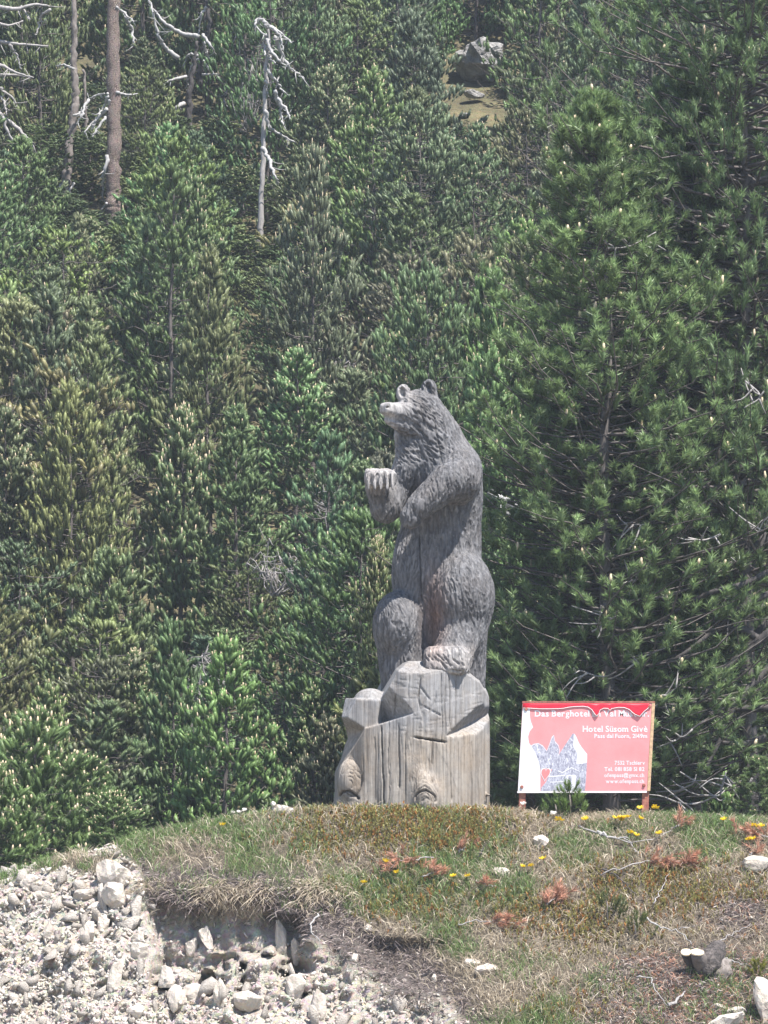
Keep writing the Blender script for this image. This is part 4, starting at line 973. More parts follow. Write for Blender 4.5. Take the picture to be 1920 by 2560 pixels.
def twig_shrub(px, py, wpx, hpx, y, label, n=34, droop=.0, m='twig'):
    n = int(n * .55)
    """leafless grey shrub: curved stems that fork"""
    base = P(px, py, y); s = FPX / (40.2 + y); W, H = wpx / s, hpx / s; tv = []
    for k in range(n):
        a = rd.uniform(0, 6.28); r = rd.uniform(.1, 1) * W * .5
        top = np.array([math.cos(a) * r, math.sin(a) * r * .5, H * rd.uniform(.4, 1.0)])
        mid = top * np.array([.75, .75, .45]) + np.array([rd.gauss(0, .05), rd.gauss(0, .05), 0]); b0 = np.array([rd.gauss(0, .05), rd.gauss(0, .05), 0])
        end = top + np.array([math.cos(a) * .15, 0, -.3 * droop])
        q = smooth_path([b0, mid, top, end], 8); tv.append(tube(q, np.linspace(.009, .0035, 8), 4))
        for _ in range(3):
            i = rd.randrange(3, 7); d = unit(np.array([rd.gauss(0, 1), rd.gauss(0, .5), rd.gauss(.2 - droop, .7)])); l = rd.uniform(.1, .28)
            tv.append(tube(np.array([q[i], q[i] + d * l * .6 + np.array([0, 0, -.02]), q[i] + d * l]), [.008, .006, .003], 3))
    v, f = join(tv); o = link('dead_shrub', mesh_np('dead_shrub', v, f, True, [M[m]]), None, base.tolist()); tag(o, label, 'dead shrub', None)
for q in ((850, 1010, 130, 130, 20.5, 'leafless grey shrub level with the bear head at left', 34, .6), (790, 960, 110, 130, 22, 'leafless twiggy shrub under the thin yellowish pine', 30, .6), (850, 1370, 170, 150, 13.5, 'bare twiggy shrub at left of the raised paw', 26, .2),
          (690, 1490, 170, 150, 13.6, 'wide leafless shrub between the cone-shaped pine and the bear', 38, .5), (500, 1760, 90, 130, 11, 'pale bare shrub at the foot of the cone-shaped pine', 26, .2), (480, 1900, 60, 110, 10, 'small bare shrub low in front of the cone-shaped pine', 20, .2),
          (20, 1420, 110, 180, 17, 'pale leafless shrub at the left edge', 26, .5), (1190, 985, 150, 60, 19, 'bare pale brush right of the bear ears', 26, .3), (620, 330, 120, 260, Y_PLATY + 1, 'weeping bare twigs left of the forked dead trunk', 36, 1.2), (1130, 60, 130, 90, Y_ROCK + 2, 'grey leafless brush behind the rock outcrop', 26, .3)):
    twig_shrub(*q)
def fallen(label, pts, y, r):
    e = zpath(pts, y, .15, 1.0); b = e[0]; v, f = tube(smooth_path(e, 16), np.linspace(r[0], r[1], 16) * (1 + .12 * np.sin(np.arange(16) * 2.1)), 8)
    o = link('fallen_log', mesh_np('fallen_log', v - b, f, True, [M['dead']]), None, b.tolist()); tag(o, label, 'fallen log', None)
fallen('pale fallen log end right of the bear shoulder', [(1222, 1232), (1250, 1250), (1300, 1272)], 11.5, (.055, .07)); fallen('lower pale fallen log under the other at the bear shoulder', [(1228, 1256), (1250, 1272), (1282, 1296)], 11.3, (.045, .06))
fallen('bleached fallen log right of the bear ears', [(1140, 962), (1170, 960), (1205, 978), (1225, 990)], 18.5, (.05, .035)); fallen('thin pale upright dead stem right of the bear head', [(1292, 1060), (1296, 1000), (1298, 965)], 18, (.02, .015))
# rock outcrop on the slope
def rock_mesh(name, seed, size, sub=4, rough=.35):
    bm = bmesh.new(); bmesh.ops.create_icosphere(bm, subdivisions=sub, radius=1); rg = np.random.default_rng(seed)
    v = np.array([q.co for q in bm.verts]); pl = unit(rg.normal(size=(16, 3))); dd = rg.uniform(.62, 1.0, 16)
    t = np.min(np.where((v @ pl.T) > .05, dd[None] / np.maximum(v @ pl.T, .05), 9), 1); v = v * np.minimum(t, 1.25)[:, None]
    v *= 1 + rough * (fbm(v[:, 0] * 2.5 + v[:, 2], v[:, 1] * 2.5 - v[:, 2] * 1.7, seed, 4) - .5)[:, None]
    for q, c in zip(bm.verts, v): q.co = c * np.array(size)
    bmesh.ops.recalc_face_normals(bm, faces=bm.faces); me = bpy.data.meshes.new(name); bm.to_mesh(me); bm.free(); return me
def rock(name, px, py, wpx, hpx, y, seed, label, m='rock', cat='rock', rough=.35):
    s = FPX / (40.2 + y); me = rock_mesh(name, seed, (wpx / s / 2, wpx / s / 2.4, hpx / s / 2), 4, rough); me.materials.append(M[m])
    return tag(link(name, me, None, P(px, py, y).tolist()), label, cat)
rock('rock_outcrop', 1198, 150, 165, 115, Y_ROCK, 3, 'big grey rock outcrop on the slope at top right of centre', rough=.7)
for q in ((1182, 236, 46, 24, Y_ROCK - 1, 4, 'small pale rock below the big outcrop'), (1158, 288, 30, 14, depth_of_row(1158, 290), 6, 'flat pale stone in the grass under the outcrop'), (1140, 305, 34, 12, depth_of_row(1140, 307), 8, 'lowest pale stone under the outcrop')): rock('rock', *q)
rock('rock', 325, 690, 70, 90, depth_of_row(325, 735), 9, 'pale rock at the foot of the platy trunk'); rock('rock', 400, 760, 40, 50, depth_of_row(400, 780), 12, 'small pale rock among pines under the platy trunk')
# dark bare limbs low on the big right-hand pine
def limbs():
    ds = [[(1930, 1480), (1850, 1520), (1780, 1580), (1700, 1640), (1640, 1660)], [(1940, 1420), (1860, 1460), (1780, 1480), (1700, 1520), (1630, 1580)], [(1950, 1560), (1850, 1640), (1770, 1720), (1720, 1790)], [(1950, 1640), (1840, 1760), (1800, 1850), (1760, 1930)], [(1940, 1770), (1820, 1775), (1700, 1790), (1640, 1800)],
          [(1940, 1530), (1880, 1600), (1830, 1700)], [(1930, 1840), (1850, 1860), (1780, 1850)], [(1940, 1700), (1860, 1740), (1760, 1850), (1700, 1930)], [(1920, 1340), (1850, 1400), (1760, 1430), (1690, 1500)], [(1900, 1600), (1840, 1570), (1740, 1600), (1660, 1700)]]
    wt = [[(1700, 1930), (1740, 1955), (1790, 1990), (1830, 1960), (1880, 1945)], [(1640, 1980), (1700, 1975), (1740, 1955)], [(1800, 1990), (1810, 1950), (1815, 1930)], [(1640, 1870), (1700, 1845), (1760, 1800)], [(1640, 1765), (1665, 1740), (1690, 1720)], [(1560, 1650), (1600, 1660)], [(1460, 1680), (1490, 1690)], [(1860, 1300), (1900, 1330), (1925, 1290)],
          [(1720, 1345), (1760, 1350), (1800, 1335)], [(1550, 1460), (1600, 1445), (1640, 1420)], [(1480, 1580), (1540, 1540)], [(1790, 1990), (1740, 2010), (1690, 2005)], [(1560, 1310), (1620, 1312)], [(1860, 950), (1900, 990), (1860, 1020)], [(1520, 620), (1575, 615), (1640, 580)]]
    e = bpy.data.objects['pine_tree.%03d' % BIGB_N] if False else BIGB_E
    inv = e.matrix_world.inverted(); bpy.context.view_layer.update(); inv = e.matrix_world.inverted()
    for grp, m, r, y0, nm in ((ds, M['bark_dark'], (.055, .016), 4.9, 'limb'), (wt, M['twig'], (.011, .005), 4.1, 'dead_branch')):
        for pts in grp:
            q = smooth_path(zpath(pts, y0 + rd.uniform(-.3, .4), .2, 1.0), 18); v, f = tube(q, np.linspace(r[0] * rd.uniform(.6, 1), r[1], 18), 7)
            tv = [(v, f)]
            for k in range(5):
                i = rd.randrange(3, 18); d = unit(np.array([rd.gauss(-.4, 1), rd.gauss(0, .6), rd.gauss(.1, .8)])); l = rd.uniform(.12, .45)
                tv.append(tube(smooth_path([q[i], q[i] + d * l * .5 + np.array([0, 0, rd.uniform(-.05, .05)]), q[i] + d * l], 6), np.linspace(.011, .004, 6), 5))
            v, f = join(tv); v = np.array([inv @ Vector(p) for p in v]); link(nm, mesh_np(nm, v, f, True, [m]), e)
BIGB_E = [o for o in COL.objects if o.get('label', '').startswith('tallest near pine')][0]
limbs()
# ------------------------------------------------------------------ stones
def hull(seed, n=13, flat=1.0):
    rg = np.random.default_rng(seed); bm = bmesh.new(); p = unit(rg.normal(size=(n, 3))) * rg.uniform(.75, 1.1, (n, 1)) * np.array([1, rg.uniform(.6, .9), flat])
    for q in p: bm.verts.new(q)
    r = bmesh.ops.convex_hull(bm, input=bm.verts); bmesh.ops.delete(bm, geom=list(set(r['geom_interior']) | set(r['geom_unused'])), context='VERTS') if (r['geom_interior'] or r['geom_unused']) else None
    bmesh.ops.triangulate(bm, faces=bm.faces); bmesh.ops.recalc_face_normals(bm, faces=bm.faces)
    bm.verts.index_update(); v = np.array([q.co for q in bm.verts]); f = np.array([[q.index for q in x.verts] for x in bm.faces]); bm.free(); return v, f
HULL = [hull(100 + k, 8 + k % 3, (.34, .55, .75, .42)[k % 4]) for k in range(12)]
HM = [mesh_np('stone', v, f, False, [M['stone']], None, np.full(len(v), (.95, 1.05, 1.0, .9)[k % 4])) for k, (v, f) in enumerate(HULL)]
rs = np.random.default_rng(44)
sc_flat = (scree * (1 - .6 * humus)).ravel()
cand = VI[(sc_flat[VI] > .6) & (gp[VI, 1] < 2600) & (gp[VI, 0] > -60) & (gp[VI, 0] < 1300)]
pw = .13 + sstep(560, 180, gp[cand, 0]) + .5 * (gp[cand, 1] > 2420); pw = pw * (1 - .3 * pock.ravel()[cand]); pw /= pw.sum()
def rotm(n, rg, tilt=.6):
    q = rg.normal(size=4); q /= np.linalg.norm(q); w, x, y, z = q
    return np.array([[1 - 2 * (y * y + z * z), 2 * (x * y - z * w), 2 * (x * z + y * w)], [2 * (x * y + z * w), 1 - 2 * (x * x + z * z), 2 * (y * z - x * w)], [2 * (x * z - y * w), 2 * (y * z + x * w), 1 - 2 * (x * x + y * y)]])
big_i = rs.choice(cand, 270, p=pw, replace=False)
for i in big_i:
    s = .028 + .10 * rs.random() ** 3; lowr = gp[i, 1] > 2330 and gp[i, 0] > 220
    o = link('stone', HM[rs.integers(12)], ground, (GV[i] + gnorm[i] * s * .35).tolist())
    o.rotation_euler = (rs.normal(0, .25), R(90) + rs.normal(.15, .3), rs.normal(.5, .5)) if lowr else rs.uniform(0, 6.28, 3).tolist(); o.scale = (s * rs.uniform(.8, 1.6), s, s * rs.uniform(.7, 1.2))
parts = []; tn = []
for i in rs.choice(cand, 7600, p=pw, replace=True):
    v, f = HULL[rs.integers(12)]; s = .007 + .033 * rs.random() ** 2.2
    parts.append(((v * s * rs.uniform(.7, 1.4, 3)) @ rotm(0, rs).T + GV[i] + gnorm[i] * s * .08 + rs.normal(0, .012, 3) * np.array([1, .2, 1]), f)); tn.append(np.full(len(v), rs.uniform(.86, 1.10)))
soilc = VI[(humus.ravel()[VI] > .45) & (gp[VI, 1] < 2600)]
for i in rs.choice(soilc, 700):
    v, f = HULL[rs.integers(12)]; s = .006 + .02 * rs.random() ** 2
    parts.append(((v * s) @ rotm(0, rs).T + GV[i] + gnorm[i] * s * .4, f)); tn.append(np.full(len(v), rs.uniform(.75, 1.1)))
v, f = join(parts); o = link('gravel', mesh_np('gravel', v, f, False, [M['stone']], None, np.concatenate(tn))); tag(o, 'loose pale gravel covering the eroded bank', 'gravel', None, 'stuff')
# named boulders and slabs
def boulder(px, py, wpx, hpx, seed, label, tilt=(0, 0, 0), tone=1.0, cat='stone', emb=.25, name='stone', mname='stone', depth=.7):
    p, n = at(px, py + hpx * .25); s = FPX / 40.0; w, h = wpx / s / 2, hpx / s / 2
    me = rock_mesh(name, seed, (w, min(w, h) * depth * 1.2, h), 3, .30); me.materials.append(M[mname])
    a = me.color_attributes.new('tone', 'FLOAT_COLOR', 'POINT'); a.data.foreach_set('color', np.tile(np.array([min(tone, 1.12), min(tone, 1.12) * .985, min(tone, 1.12) * .96, 1], np.float32), len(me.vertices)))
    q = P(px, py, p[1] - min(w, h) * depth * (.6 - emb)); o = link(name, me, None, q.tolist()); o.rotation_euler = tilt; return tag(o, label, cat)
boulder(280, 2188, 84, 92, 23, 'large pale boulder standing out at the top of the scree', (0, R(20), 0), 1.08, 'boulder', name='boulder')
boulder(285, 2235, 60, 70, 22, 'grey-faced boulder just below the large pale boulder', (0, R(25), 0), .95, 'boulder', name='boulder')
boulder(706, 2026, 52, 36, 23, 'rounded white stone on the crest left of the log', (0, R(8), 0), 1.2); boulder(683, 2010, 14, 14, 24, 'tiny white stone beside the rounded crest stone', (0, 0, 0), 1.25)
boulder(1350, 2106, 48, 44, 25, 'flat tilted stone in the grass below the sign', (0, R(-35), 0), 1.0); boulder(1256, 2180, 42, 24, 26, 'white stone half sunk in the grass by yellow flowers', (0, 0, 0), 1.1)
boulder(1890, 2165, 74, 46, 27, 'grey stone at the right edge above the stump', (0, R(-20), 0), .8); boulder(1915, 2505, 70, 130, 28, 'upright pale stone at the right edge below the stump', (0, R(-14), 0), 1.0)
boulder(1812, 2556, 110, 50, 29, 'bright white slab at the bottom right edge', (0, R(-22), 0), 1.3); boulder(1842, 2528, 52, 26, 30, 'yellowish flat stone above the white slab', (0, R(-15), 0), 1.0); boulder(1795, 2517, 32, 18, 31, 'small flat stone in needle litter left of the slabs', (0, 0, 0), 1.0)
boulder(1712, 2512, 18, 10, 32, 'small white chip below the stump hollow', (0, 0, 0), 1.15); boulder(1183, 2407, 36, 20, 33, 'white stone at the edge of the dark soil', (0, R(8), 0), 1.2); boulder(1210, 2425, 60, 30, 34, 'grey stone behind the white stone at the soil edge', (0, R(-18), 0), .95)
boulder(1085, 2447, 18, 30, 35, 'small pointed pale stone on bare soil', (0, 0, 0), 1.1); boulder(886, 2398, 26, 22, 36, 'white stone on dark soil right of the hollow', (0, 0, 0), 1.1); boulder(922, 2320, 20, 22, 37, 'small white stone on the dark earth bank', (0, R(30), 0), 1.15)
boulder(115, 2240, 60, 26, 38, 'flat slab on the gravel at the far left', (0, R(12), 0), 1.0); boulder(70, 2205, 36, 40, 39, 'pale block on the gravel crest at the far left', (0, 0, 0), 1.05); boulder(205, 2240, 56, 34, 40, 'grey angular block left of the boulders', (0, R(-10), 0), .85); boulder(240, 2265, 48, 22, 41, 'light slab under the boulders', (0, R(-6), 0), 1.1)
boulder(120, 2330, 24, 52, 42, 'upright stone splinter in the left scree', (0, R(4), 0), .85); boulder(222, 2330, 40, 70, 43, 'tall angular stone in the left scree', (0, R(10), 0), .95); boulder(258, 2310, 34, 46, 46, 'pale leaning stone beside the tall angular one', (0, R(-14), 0), 1.1)
boulder(290, 2440, 36, 90, 44, 'tall pale stone fin below the hollow at left', (0, R(12), 0), 1.0); boulder(350, 2345, 22, 44, 45, 'pointed pale stone at the left end of the hollow', (0, R(8), 0), 1.1); boulder(345, 2380, 44, 60, 47, 'pale block under the pointed stone', (0, R(-12), 0), 1.05)
boulder(518, 2345, 30, 78, 48, 'leaning stone slab inside the hollow', (0, R(-20), 0), 1.1); boulder(480, 2365, 34, 44, 49, 'rounded pale stone inside the hollow', (0, 0, 0), 1.0); boulder(705, 2350, 34, 120, 50, 'yellowish upright slab at the right of the hollow', (0, R(-8), 0), .95); boulder(740, 2380, 24, 70, 51, 'thin upright slab beside the yellowish slab', (0, R(-6), 0), .9)
boulder(415, 2440, 40, 60, 52, 'pale broken block below the hollow', (0, R(6), 0), 1.0); boulder(440, 2500, 46, 66, 53, 'angular outcrop block in the lower scree', (0, R(14), 0), .95); boulder(550, 2490, 36, 90, 54, 'dark-sided upright fin in the lower scree', (0, R(-6), 0), .95); boulder(490, 2480, 60, 50, 55, 'broad pale block in the lower scree', (0, 0, 0), 1.0)
boulder(620, 2500, 56, 52, 56, 'grey block in the lower scree right of the fin', (0, R(10), 0), .9); boulder(795, 2520, 44, 90, 57, 'tall rock rib in the lower scree at right', (0, R(10), 0), .95); boulder(735, 2470, 50, 56, 58, 'pale block under the upright slabs', (0, 0, 0), 1.0); boulder(340, 2530, 40, 40, 59, 'pale stone at the foot of the scree', (0, 0, 0), 1.05)
# ------------------------------------------------------------------ turf: dry and green blades, heath, roots
def blades(idx, n, Lr, w, lean, curl, material, name, label, rg, hang=0.0, tone=(.7, 1.25), upv=.7):
    i = rg.choice(idx, n); p = GV[i] + rg.normal(0, .012, (n, 3)); nn = gnorm[i] * (1 - upv) + np.array([0, 0, 1.]) * upv
    az = rg.uniform(0, 2 * math.pi, n); h = np.stack([np.cos(az), np.sin(az), np.zeros(n)], 1)
    L = rg.uniform(Lr[0], Lr[1], n)[:, None]; ln = rg.uniform(.3, 1, (n, 1)) * lean; cu = rg.uniform(.2, 1, (n, 1)) * curl
    d0 = unit(nn + h * ln - np.array([0, 0, 1.]) * hang); d1 = unit(d0 + h * cu - np.array([0, 0, 1.]) * (cu * .7 + hang * .5)); d2 = unit(d1 + h * cu * .6 - np.array([0, 0, 1.]) * cu)
    a = p; b = a + d0 * L * .4; c = b + d1 * L * .35; e = c + d2 * L * .25
    wd = unit(np.cross(d0, rg.normal(size=(n, 3)))) * w
    V = np.stack([a - wd, a + wd, b - wd * .9, b + wd * .9, c - wd * .6, c + wd * .6, e], 1).reshape(-1, 3); k = np.arange(n)[:, None] * 7
    Q = np.concatenate([k + np.array([[0, 1, 3, 2]]), k + np.array([[2, 3, 5, 4]])]); T = k + np.array([[4, 5, 6]])
    me = mesh_np(name, V, [Q, T], False, [material], None, np.repeat(rg.uniform(tone[0], tone[1], n), 7))
    return tag(link(name, me), label, None, None, 'stuff')
tz = ((1 - scree) * (1 - .75 * humus)).ravel(); gx, gy_ = gp[:, 0], gp[:, 1]; tf = turf.ravel()
onb = (gy_ > 1990) & (gy_ < 2620)
dens = lambda w: VI[rs.random(len(VI)) < np.clip(w[VI], 0, 1)]
hea = (np.exp(-((gx - 1000) / 230) ** 2 - ((gy_ - 2080) / 55) ** 2) * 1.6 + np.exp(-((gx - 1660) / 190) ** 2 - ((gy_ - 2215) / 55) ** 2) * .9 + np.exp(-((gx - 1010) / 160) ** 2 - ((gy_ - 2260) / 50) ** 2) * .55 + np.exp(-((gx - 1350) / 150) ** 2 - ((gy_ - 2290) / 50) ** 2) * .6 + np.exp(-((gx - 1500) / 160) ** 2 - ((gy_ - 2330) / 60) ** 2) * .5 + np.exp(-((gx - 1800) / 150) ** 2 - ((gy_ - 2250) / 50) ** 2) * .5 + np.exp(-((gx - 1420) / 120) ** 2 - ((gy_ - 2520) / 40) ** 2) * .5) * tz * onb
hea = hea * (.4 + 1.2 * vnoise(GV[:, 0] * 6, GV[:, 2] * 8, 61))
grn = tz * onb * np.clip(sstep(.40, .60, tf) * .9 + .7 * np.exp(-((gx - 560) / 150) ** 2 - ((gy_ - 2080) / 40) ** 2) + .8 * np.exp(-((gx - 1750) / 250) ** 2 - ((gy_ - 2065) / 30) ** 2) + .5 * np.exp(-((gx - 1100) / 160) ** 2 - ((gy_ - 2210) / 60) ** 2) + .8 * np.exp(-((gx - 1300) / 70) ** 2 - ((gy_ - 2420) / 40) ** 2), 0, 1) * (1 - np.clip(hea, 0, .9))
dry = tz * onb * (1 - np.clip(hea, 0, .92)) * (.35 + .65 * sstep(.66, .42, tf)) * np.where(gx < 760, .75, 1)
dry = np.maximum(dry, .35 * lip.ravel() * onb * sstep(.35, .6, vnoise(GV[:, 0] * 5, GV[:, 2] * 4, 71)))
needle_zone = sstep(1520, 1640, gx) * sstep(2360, 2420, gy_)
blades(dens(dry * (1 - .6 * needle_zone)), 30000, (.06, .17), .0026, .9, .9, M['grass_dry'], 'dry_grass', 'matted dry straw-coloured grass on the bank', np.random.default_rng(1))
blades(dens(grn), 30000, (.05, .13), .0030, .5, .5, M['grass_green'], 'green_grass', 'short green grass growing through the dry turf', np.random.default_rng(2), upv=.85)
lipm = lip.ravel() * onb * (gy_ > 2200) * (gx > 330) * (gx < 900)
blades(dens(np.clip(lipm * sstep(.40, .62, vnoise(GV[:, 0] * 4.5, GV[:, 2] * 3, 73)), 0, 1)), 2300, (.06, .19), .0027, 1.3, 1.1, M['grass_dry'], 'hanging_grass', 'dry grass hanging over the eroded edge', np.random.default_rng(3), hang=.75, upv=.4)
blades(dens(np.clip(humus.ravel() * onb, 0, 1)), 15000, (.04, .14), .0030, 1.3, 1.3, M['root'], 'roots', 'dark fine roots and humus on the cut turf edge', np.random.default_rng(4), hang=.5, upv=.2, tone=(.5, 2.2))
blades(dens(np.clip(needle_zone * tz + .3 * humus.ravel() * (gx > 1400), 0, 1) * onb), 9000, (.03, .08), .0026, 1.5, .8, M['red_needle'], 'needle_litter', 'brown fallen needle litter around the sawn stump', np.random.default_rng(6), tone=(.7, 1.5), upv=.3)
tus = tz * onb * sstep(2022, 2034, gy_) * sstep(2075, 2050, gy_) * sstep(1270, 1300, gx) * sstep(.45, .62, vnoise(GV[:, 0] * 4, GV[:, 1] * 4, 88))
blades(dens(np.clip(tus, 0, 1)), 1500, (.07, .16), .0026, .8, 1.2, M['grass_dry'], 'tussock_grass', 'long dry tussock grass along the crest by the sign', np.random.default_rng(12), tone=(.7, 1.3), upv=.8)
hi_ = dens(np.clip(hea, 0, 1)); rg = np.random.default_rng(8); k = rg.choice(hi_, 9500)
V, F, tn = needles(GV[k] + rg.normal(0, .012, (len(k), 3)), np.array([0, 0, 1.]) + gnorm[k] * .5 + rg.normal(0, .3, (len(k), 3)), rg.uniform(.03, .075, len(k)), 16, .018, .0042, rg, (30, 70), rg.uniform(.55, 1.35, len(k)))
hc = np.where((rg.random(len(k)) < .25)[:, None], np.array([[1.35, .72, .7]]), np.array([[1., 1., 1.]])); hcol = tn[:, None] * np.repeat(hc, 48, 0)
tag(link('heath', mesh_np('heath', V, F, False, [M['heath']], None, hcol)), 'low olive and rusty heath cushion in front of the log', None, None, 'stuff')
# ------------------------------------------------------------------ flowers
FM = []
def flower_mesh(seed, r, m):
    rg = np.random.default_rng(seed); n = 22; a = np.linspace(0, 6.28, n); t = rg.uniform(.2, .9, n)
    d = np.stack([np.cos(a), np.sin(a), t], 1); p = np.zeros((n, 3)); w = np.stack([-np.sin(a), np.cos(a), 0 * a], 1) * r * .22
    V = np.stack([p - w * .3, p + w * .3, d * r + w, d * r - w], 1).reshape(-1, 3); F = np.arange(n * 4).reshape(-1, 4)
    return mesh_np('blossom', V, F, False, [m], None, np.repeat(rg.uniform(.85, 1.15, n), 4))
YB = [flower_mesh(k, .032, M['petal']) for k in range(3)]; WB = [flower_mesh(9 + k, .026, M['white_petal']) for k in range(2)]
sv, sf = tube(np.array([[0, 0, 0], [.008, 0, .04], [.004, 0, .085]]), [.003, .0028, .003], 5); STM = mesh_np('stem', sv, sf, True, [M['flowerstem']])
def flower(px, py, kind, label, group, s=1.0):
    p, n = at(px, py + 14); e = empty('yellow_flower' if kind == 'y' else 'white_flower', (p + np.array([0, -.01, 0])).tolist(), label, 'flower', group)
    e.rotation_euler = (rd.uniform(-.2, .4), rd.uniform(-.3, .3), rd.uniform(0, 6)); e.scale = (s, s, s * 1.1)
    link('stem', STM, e); b = link('blossom', rd.choice(YB if kind == 'y' else WB), e, (.004, 0, .085)); return e
FL = [(('row of yellow flowers beside the half-sunk white stone', 'yellow flowers by the half-sunk stone'), [(1303, 2176), (1331, 2175), (1370, 2163)]), (('yellow flower among red dead sprigs below the log', 'yellow flowers below the log'), [(1140, 2203), (1174, 2202), (1000, 2195), (966, 2172)]),
      (('yellow flower in the dense clump right below the sign', 'yellow flower clump below the sign'), [(1533, 2056), (1545, 2058), (1555, 2055), (1563, 2060), (1572, 2054), (1540, 2063), (1396, 2064), (1404, 2062)]), (('yellow flower between fallen branches below the sign', 'yellow flowers between fallen branches'), [(1573, 2096), (1585, 2099), (1650, 2098), (1470, 2065)]),
      (('yellow flower near the right edge of the bank', 'yellow flowers near the right edge'), [(1885, 2078), (1896, 2082), (1908, 2076), (1880, 2114), (1893, 2112), (1812, 2062)]), (('yellow flower beside the right sign post', 'yellow flowers by the right post'), [(1600, 2030), (1640, 2018), (1588, 2056)])]
for (lab, grp), L in FL:
    for a in L: flower(a[0], a[1], 'y', lab, grp, rd.uniform(.85, 1.15))
flower(908, 2218, 'y', 'lone yellow flower above the dark soil', None); flower(562, 2074, 'y', 'lone yellow flower on the crest left of the white stone', None, .9)
for a in ((578, 2038), (600, 2040), (612, 2034), (640, 2040)): flower(a[0], a[1], 'w', 'white seed head on the crest left of the log', 'white seed heads on the crest', .9)
for a in ((1311, 2012), (1385, 2050)): flower(a[0], a[1], 'w', 'white flower head near the left sign post', 'white flowers by the left post', 1.15)
# ------------------------------------------------------------------ seedlings, dead sprays, stump
def sprig(name, px, py, hpx, label, m, tint=None, spread=.6, n=26, per=46, cat='pine seedling', nl=.055, w=.0032, sh=.11):
    p, nn = at(px, py); s = FPX / 40.0; H = hpx / s; e = empty(name, p.tolist(), label, cat); rg = np.random.default_rng(int(px))
    v, f = tube(np.array([[0, 0, -.03], [.01, 0, H * .5], [.0, 0, H * .85]]), [.012, .009, .005], 6); link('stem', mesh_np('stem', v, f, True, [M['bark']]), e)
    u = rg.random(n); az = rg.uniform(0, 6.28, n); r = (1 - u * .8) * H * .32 * spread
    pos = np.stack([np.cos(az) * r, np.sin(az) * r, H * (.1 + .75 * u)], 1); d = np.stack([np.cos(az) * .6, np.sin(az) * .6, np.full(n, 1.)], 1)
    pos = np.concatenate([pos, [[0, 0, H * .8]]]); d = np.concatenate([d, [[0, 0, 1.]]])
    V, F, tn = needles(pos, d, np.full(n + 1, sh), per, nl, w, rg, (25, 60), rg.uniform(.8, 1.2, n + 1)); o = link('crown', mesh_np('crown', V, F, False, [m], None, tn), e)
    if tint: o.color = (*tint, 1)
    return e
sprig('pine_seedling', 1424, 2040, 88, 'small pine seedling in front of the sign', M['needle'], (.13, .20, .055), 1.1)
sprig('pine_seedling', 1392, 2035, 48, 'low seedling shoot left of the one before the sign', M['needle'], (.12, .19, .055), 1.3, 12)
sprig('pine_seedling', 512, 2085, 42, 'tiny pine seedling on the crest at left', M['needle'], (.15, .20, .06), .8, 10, cat='pine seedling', sh=.07, nl=.04)
sprig('pine_seedling', 168, 2168, 40, 'grassy little seedling on the gravel crest', M['needle'], (.14, .19, .06), .9, 8, sh=.07, nl=.05)
sprig('pine_seedling', 1900, 2455, 44, 'yellow-green seedling right of the stump', M['needle'], (.22, .22, .045), 1.5, 14, sh=.06, nl=.035)
sprig('pine_seedling', 1520, 2310, 70, 'flattened green pine branch lying in the dry grass', M['needle'], (.105, .135, .045), 2.2, 22, sh=.10, nl=.04)
sprig('pine_seedling', 1590, 2350, 56, 'second green pine sprig lower in the dry grass', M['needle'], (.11, .14, .045), 2.4, 18, sh=.10, nl=.04)
def spray(label, path, tuft0, n=16, r=.010, m='red_needle', wood='twig', nl=.06, per=34):
    """fallen branch: grey wood path on the bank, tufts of dead red needles over its last stretch"""
    pts = []
    for k, (px, py) in enumerate(path):
        p, nn = at(px, py); pts.append(p + nn * .035 + np.array([0, -.03, .02]))
    pts = np.array(pts); base = pts[0]; q = smooth_path(pts, 16); e = empty('fallen_branch', base.tolist(), label, 'fallen branch')
    r *= .68; q = q + np.array([[rd.gauss(0, .007), rd.gauss(0, .005), rd.gauss(0, .007)] for _ in q]); v, f = tube(q, np.linspace(r, r * .35, 16) * np.array([rd.uniform(.8, 1.2) for _ in range(16)]), 6); link('branch', mesh_np('branch', v - base, f, True, [M[wood]]), e)
    if n:
        rg = np.random.default_rng(int(path[0][0]) + n); i0 = int(tuft0 * 15); dirv = unit(q[-1] - q[i0]) if i0 < 15 else np.array([1., 0, 0])
        k = rg.integers(i0, 16, n); pos = q[k] + rg.normal(0, .035, (n, 3)) * np.array([1, .5, .6]); d = dirv * rg.uniform(.2, 1, (n, 1)) + rg.normal(0, .5, (n, 3)) + np.array([0, -.1, .25])
        V, F, tn = needles(pos, d, rg.uniform(.06, .11, n), per, nl, .0034, rg, (25, 65), rg.uniform(.75, 1.3, n)); link('dead_needles', mesh_np('dead_needles', V - base, F, False, [M[m]], None, tn), e)
    return e
spray('red dead spray with straight stalk below the log', [(1082, 2156), (1040, 2160), (1000, 2168), (975, 2180)], .35, 16)
spray('rusty dead sprig under the stalked spray', [(1060, 2205), (1085, 2198), (1110, 2196)], .1, 12); spray('faded dead sprig in green grass', [(1190, 2215), (1215, 2225), (1240, 2232)], .1, 7)
spray('round bright red dead tuft in the middle of the bank', [(1370, 2275), (1385, 2258), (1395, 2240)], 0, 26, nl=.075); spray('long fallen branch ending in a red spray at right', [(1500, 2198), (1560, 2182), (1620, 2170), (1680, 2165), (1730, 2168)], .5, 40, nl=.07)
spray('thin pale stalk with red tuft at the lower centre', [(1150, 2325), (1200, 2318), (1240, 2316), (1290, 2322)], .65, 18); spray('orange dead spray at the right edge by flowers', [(1925, 2106), (1890, 2098), (1840, 2094)], .2, 20)
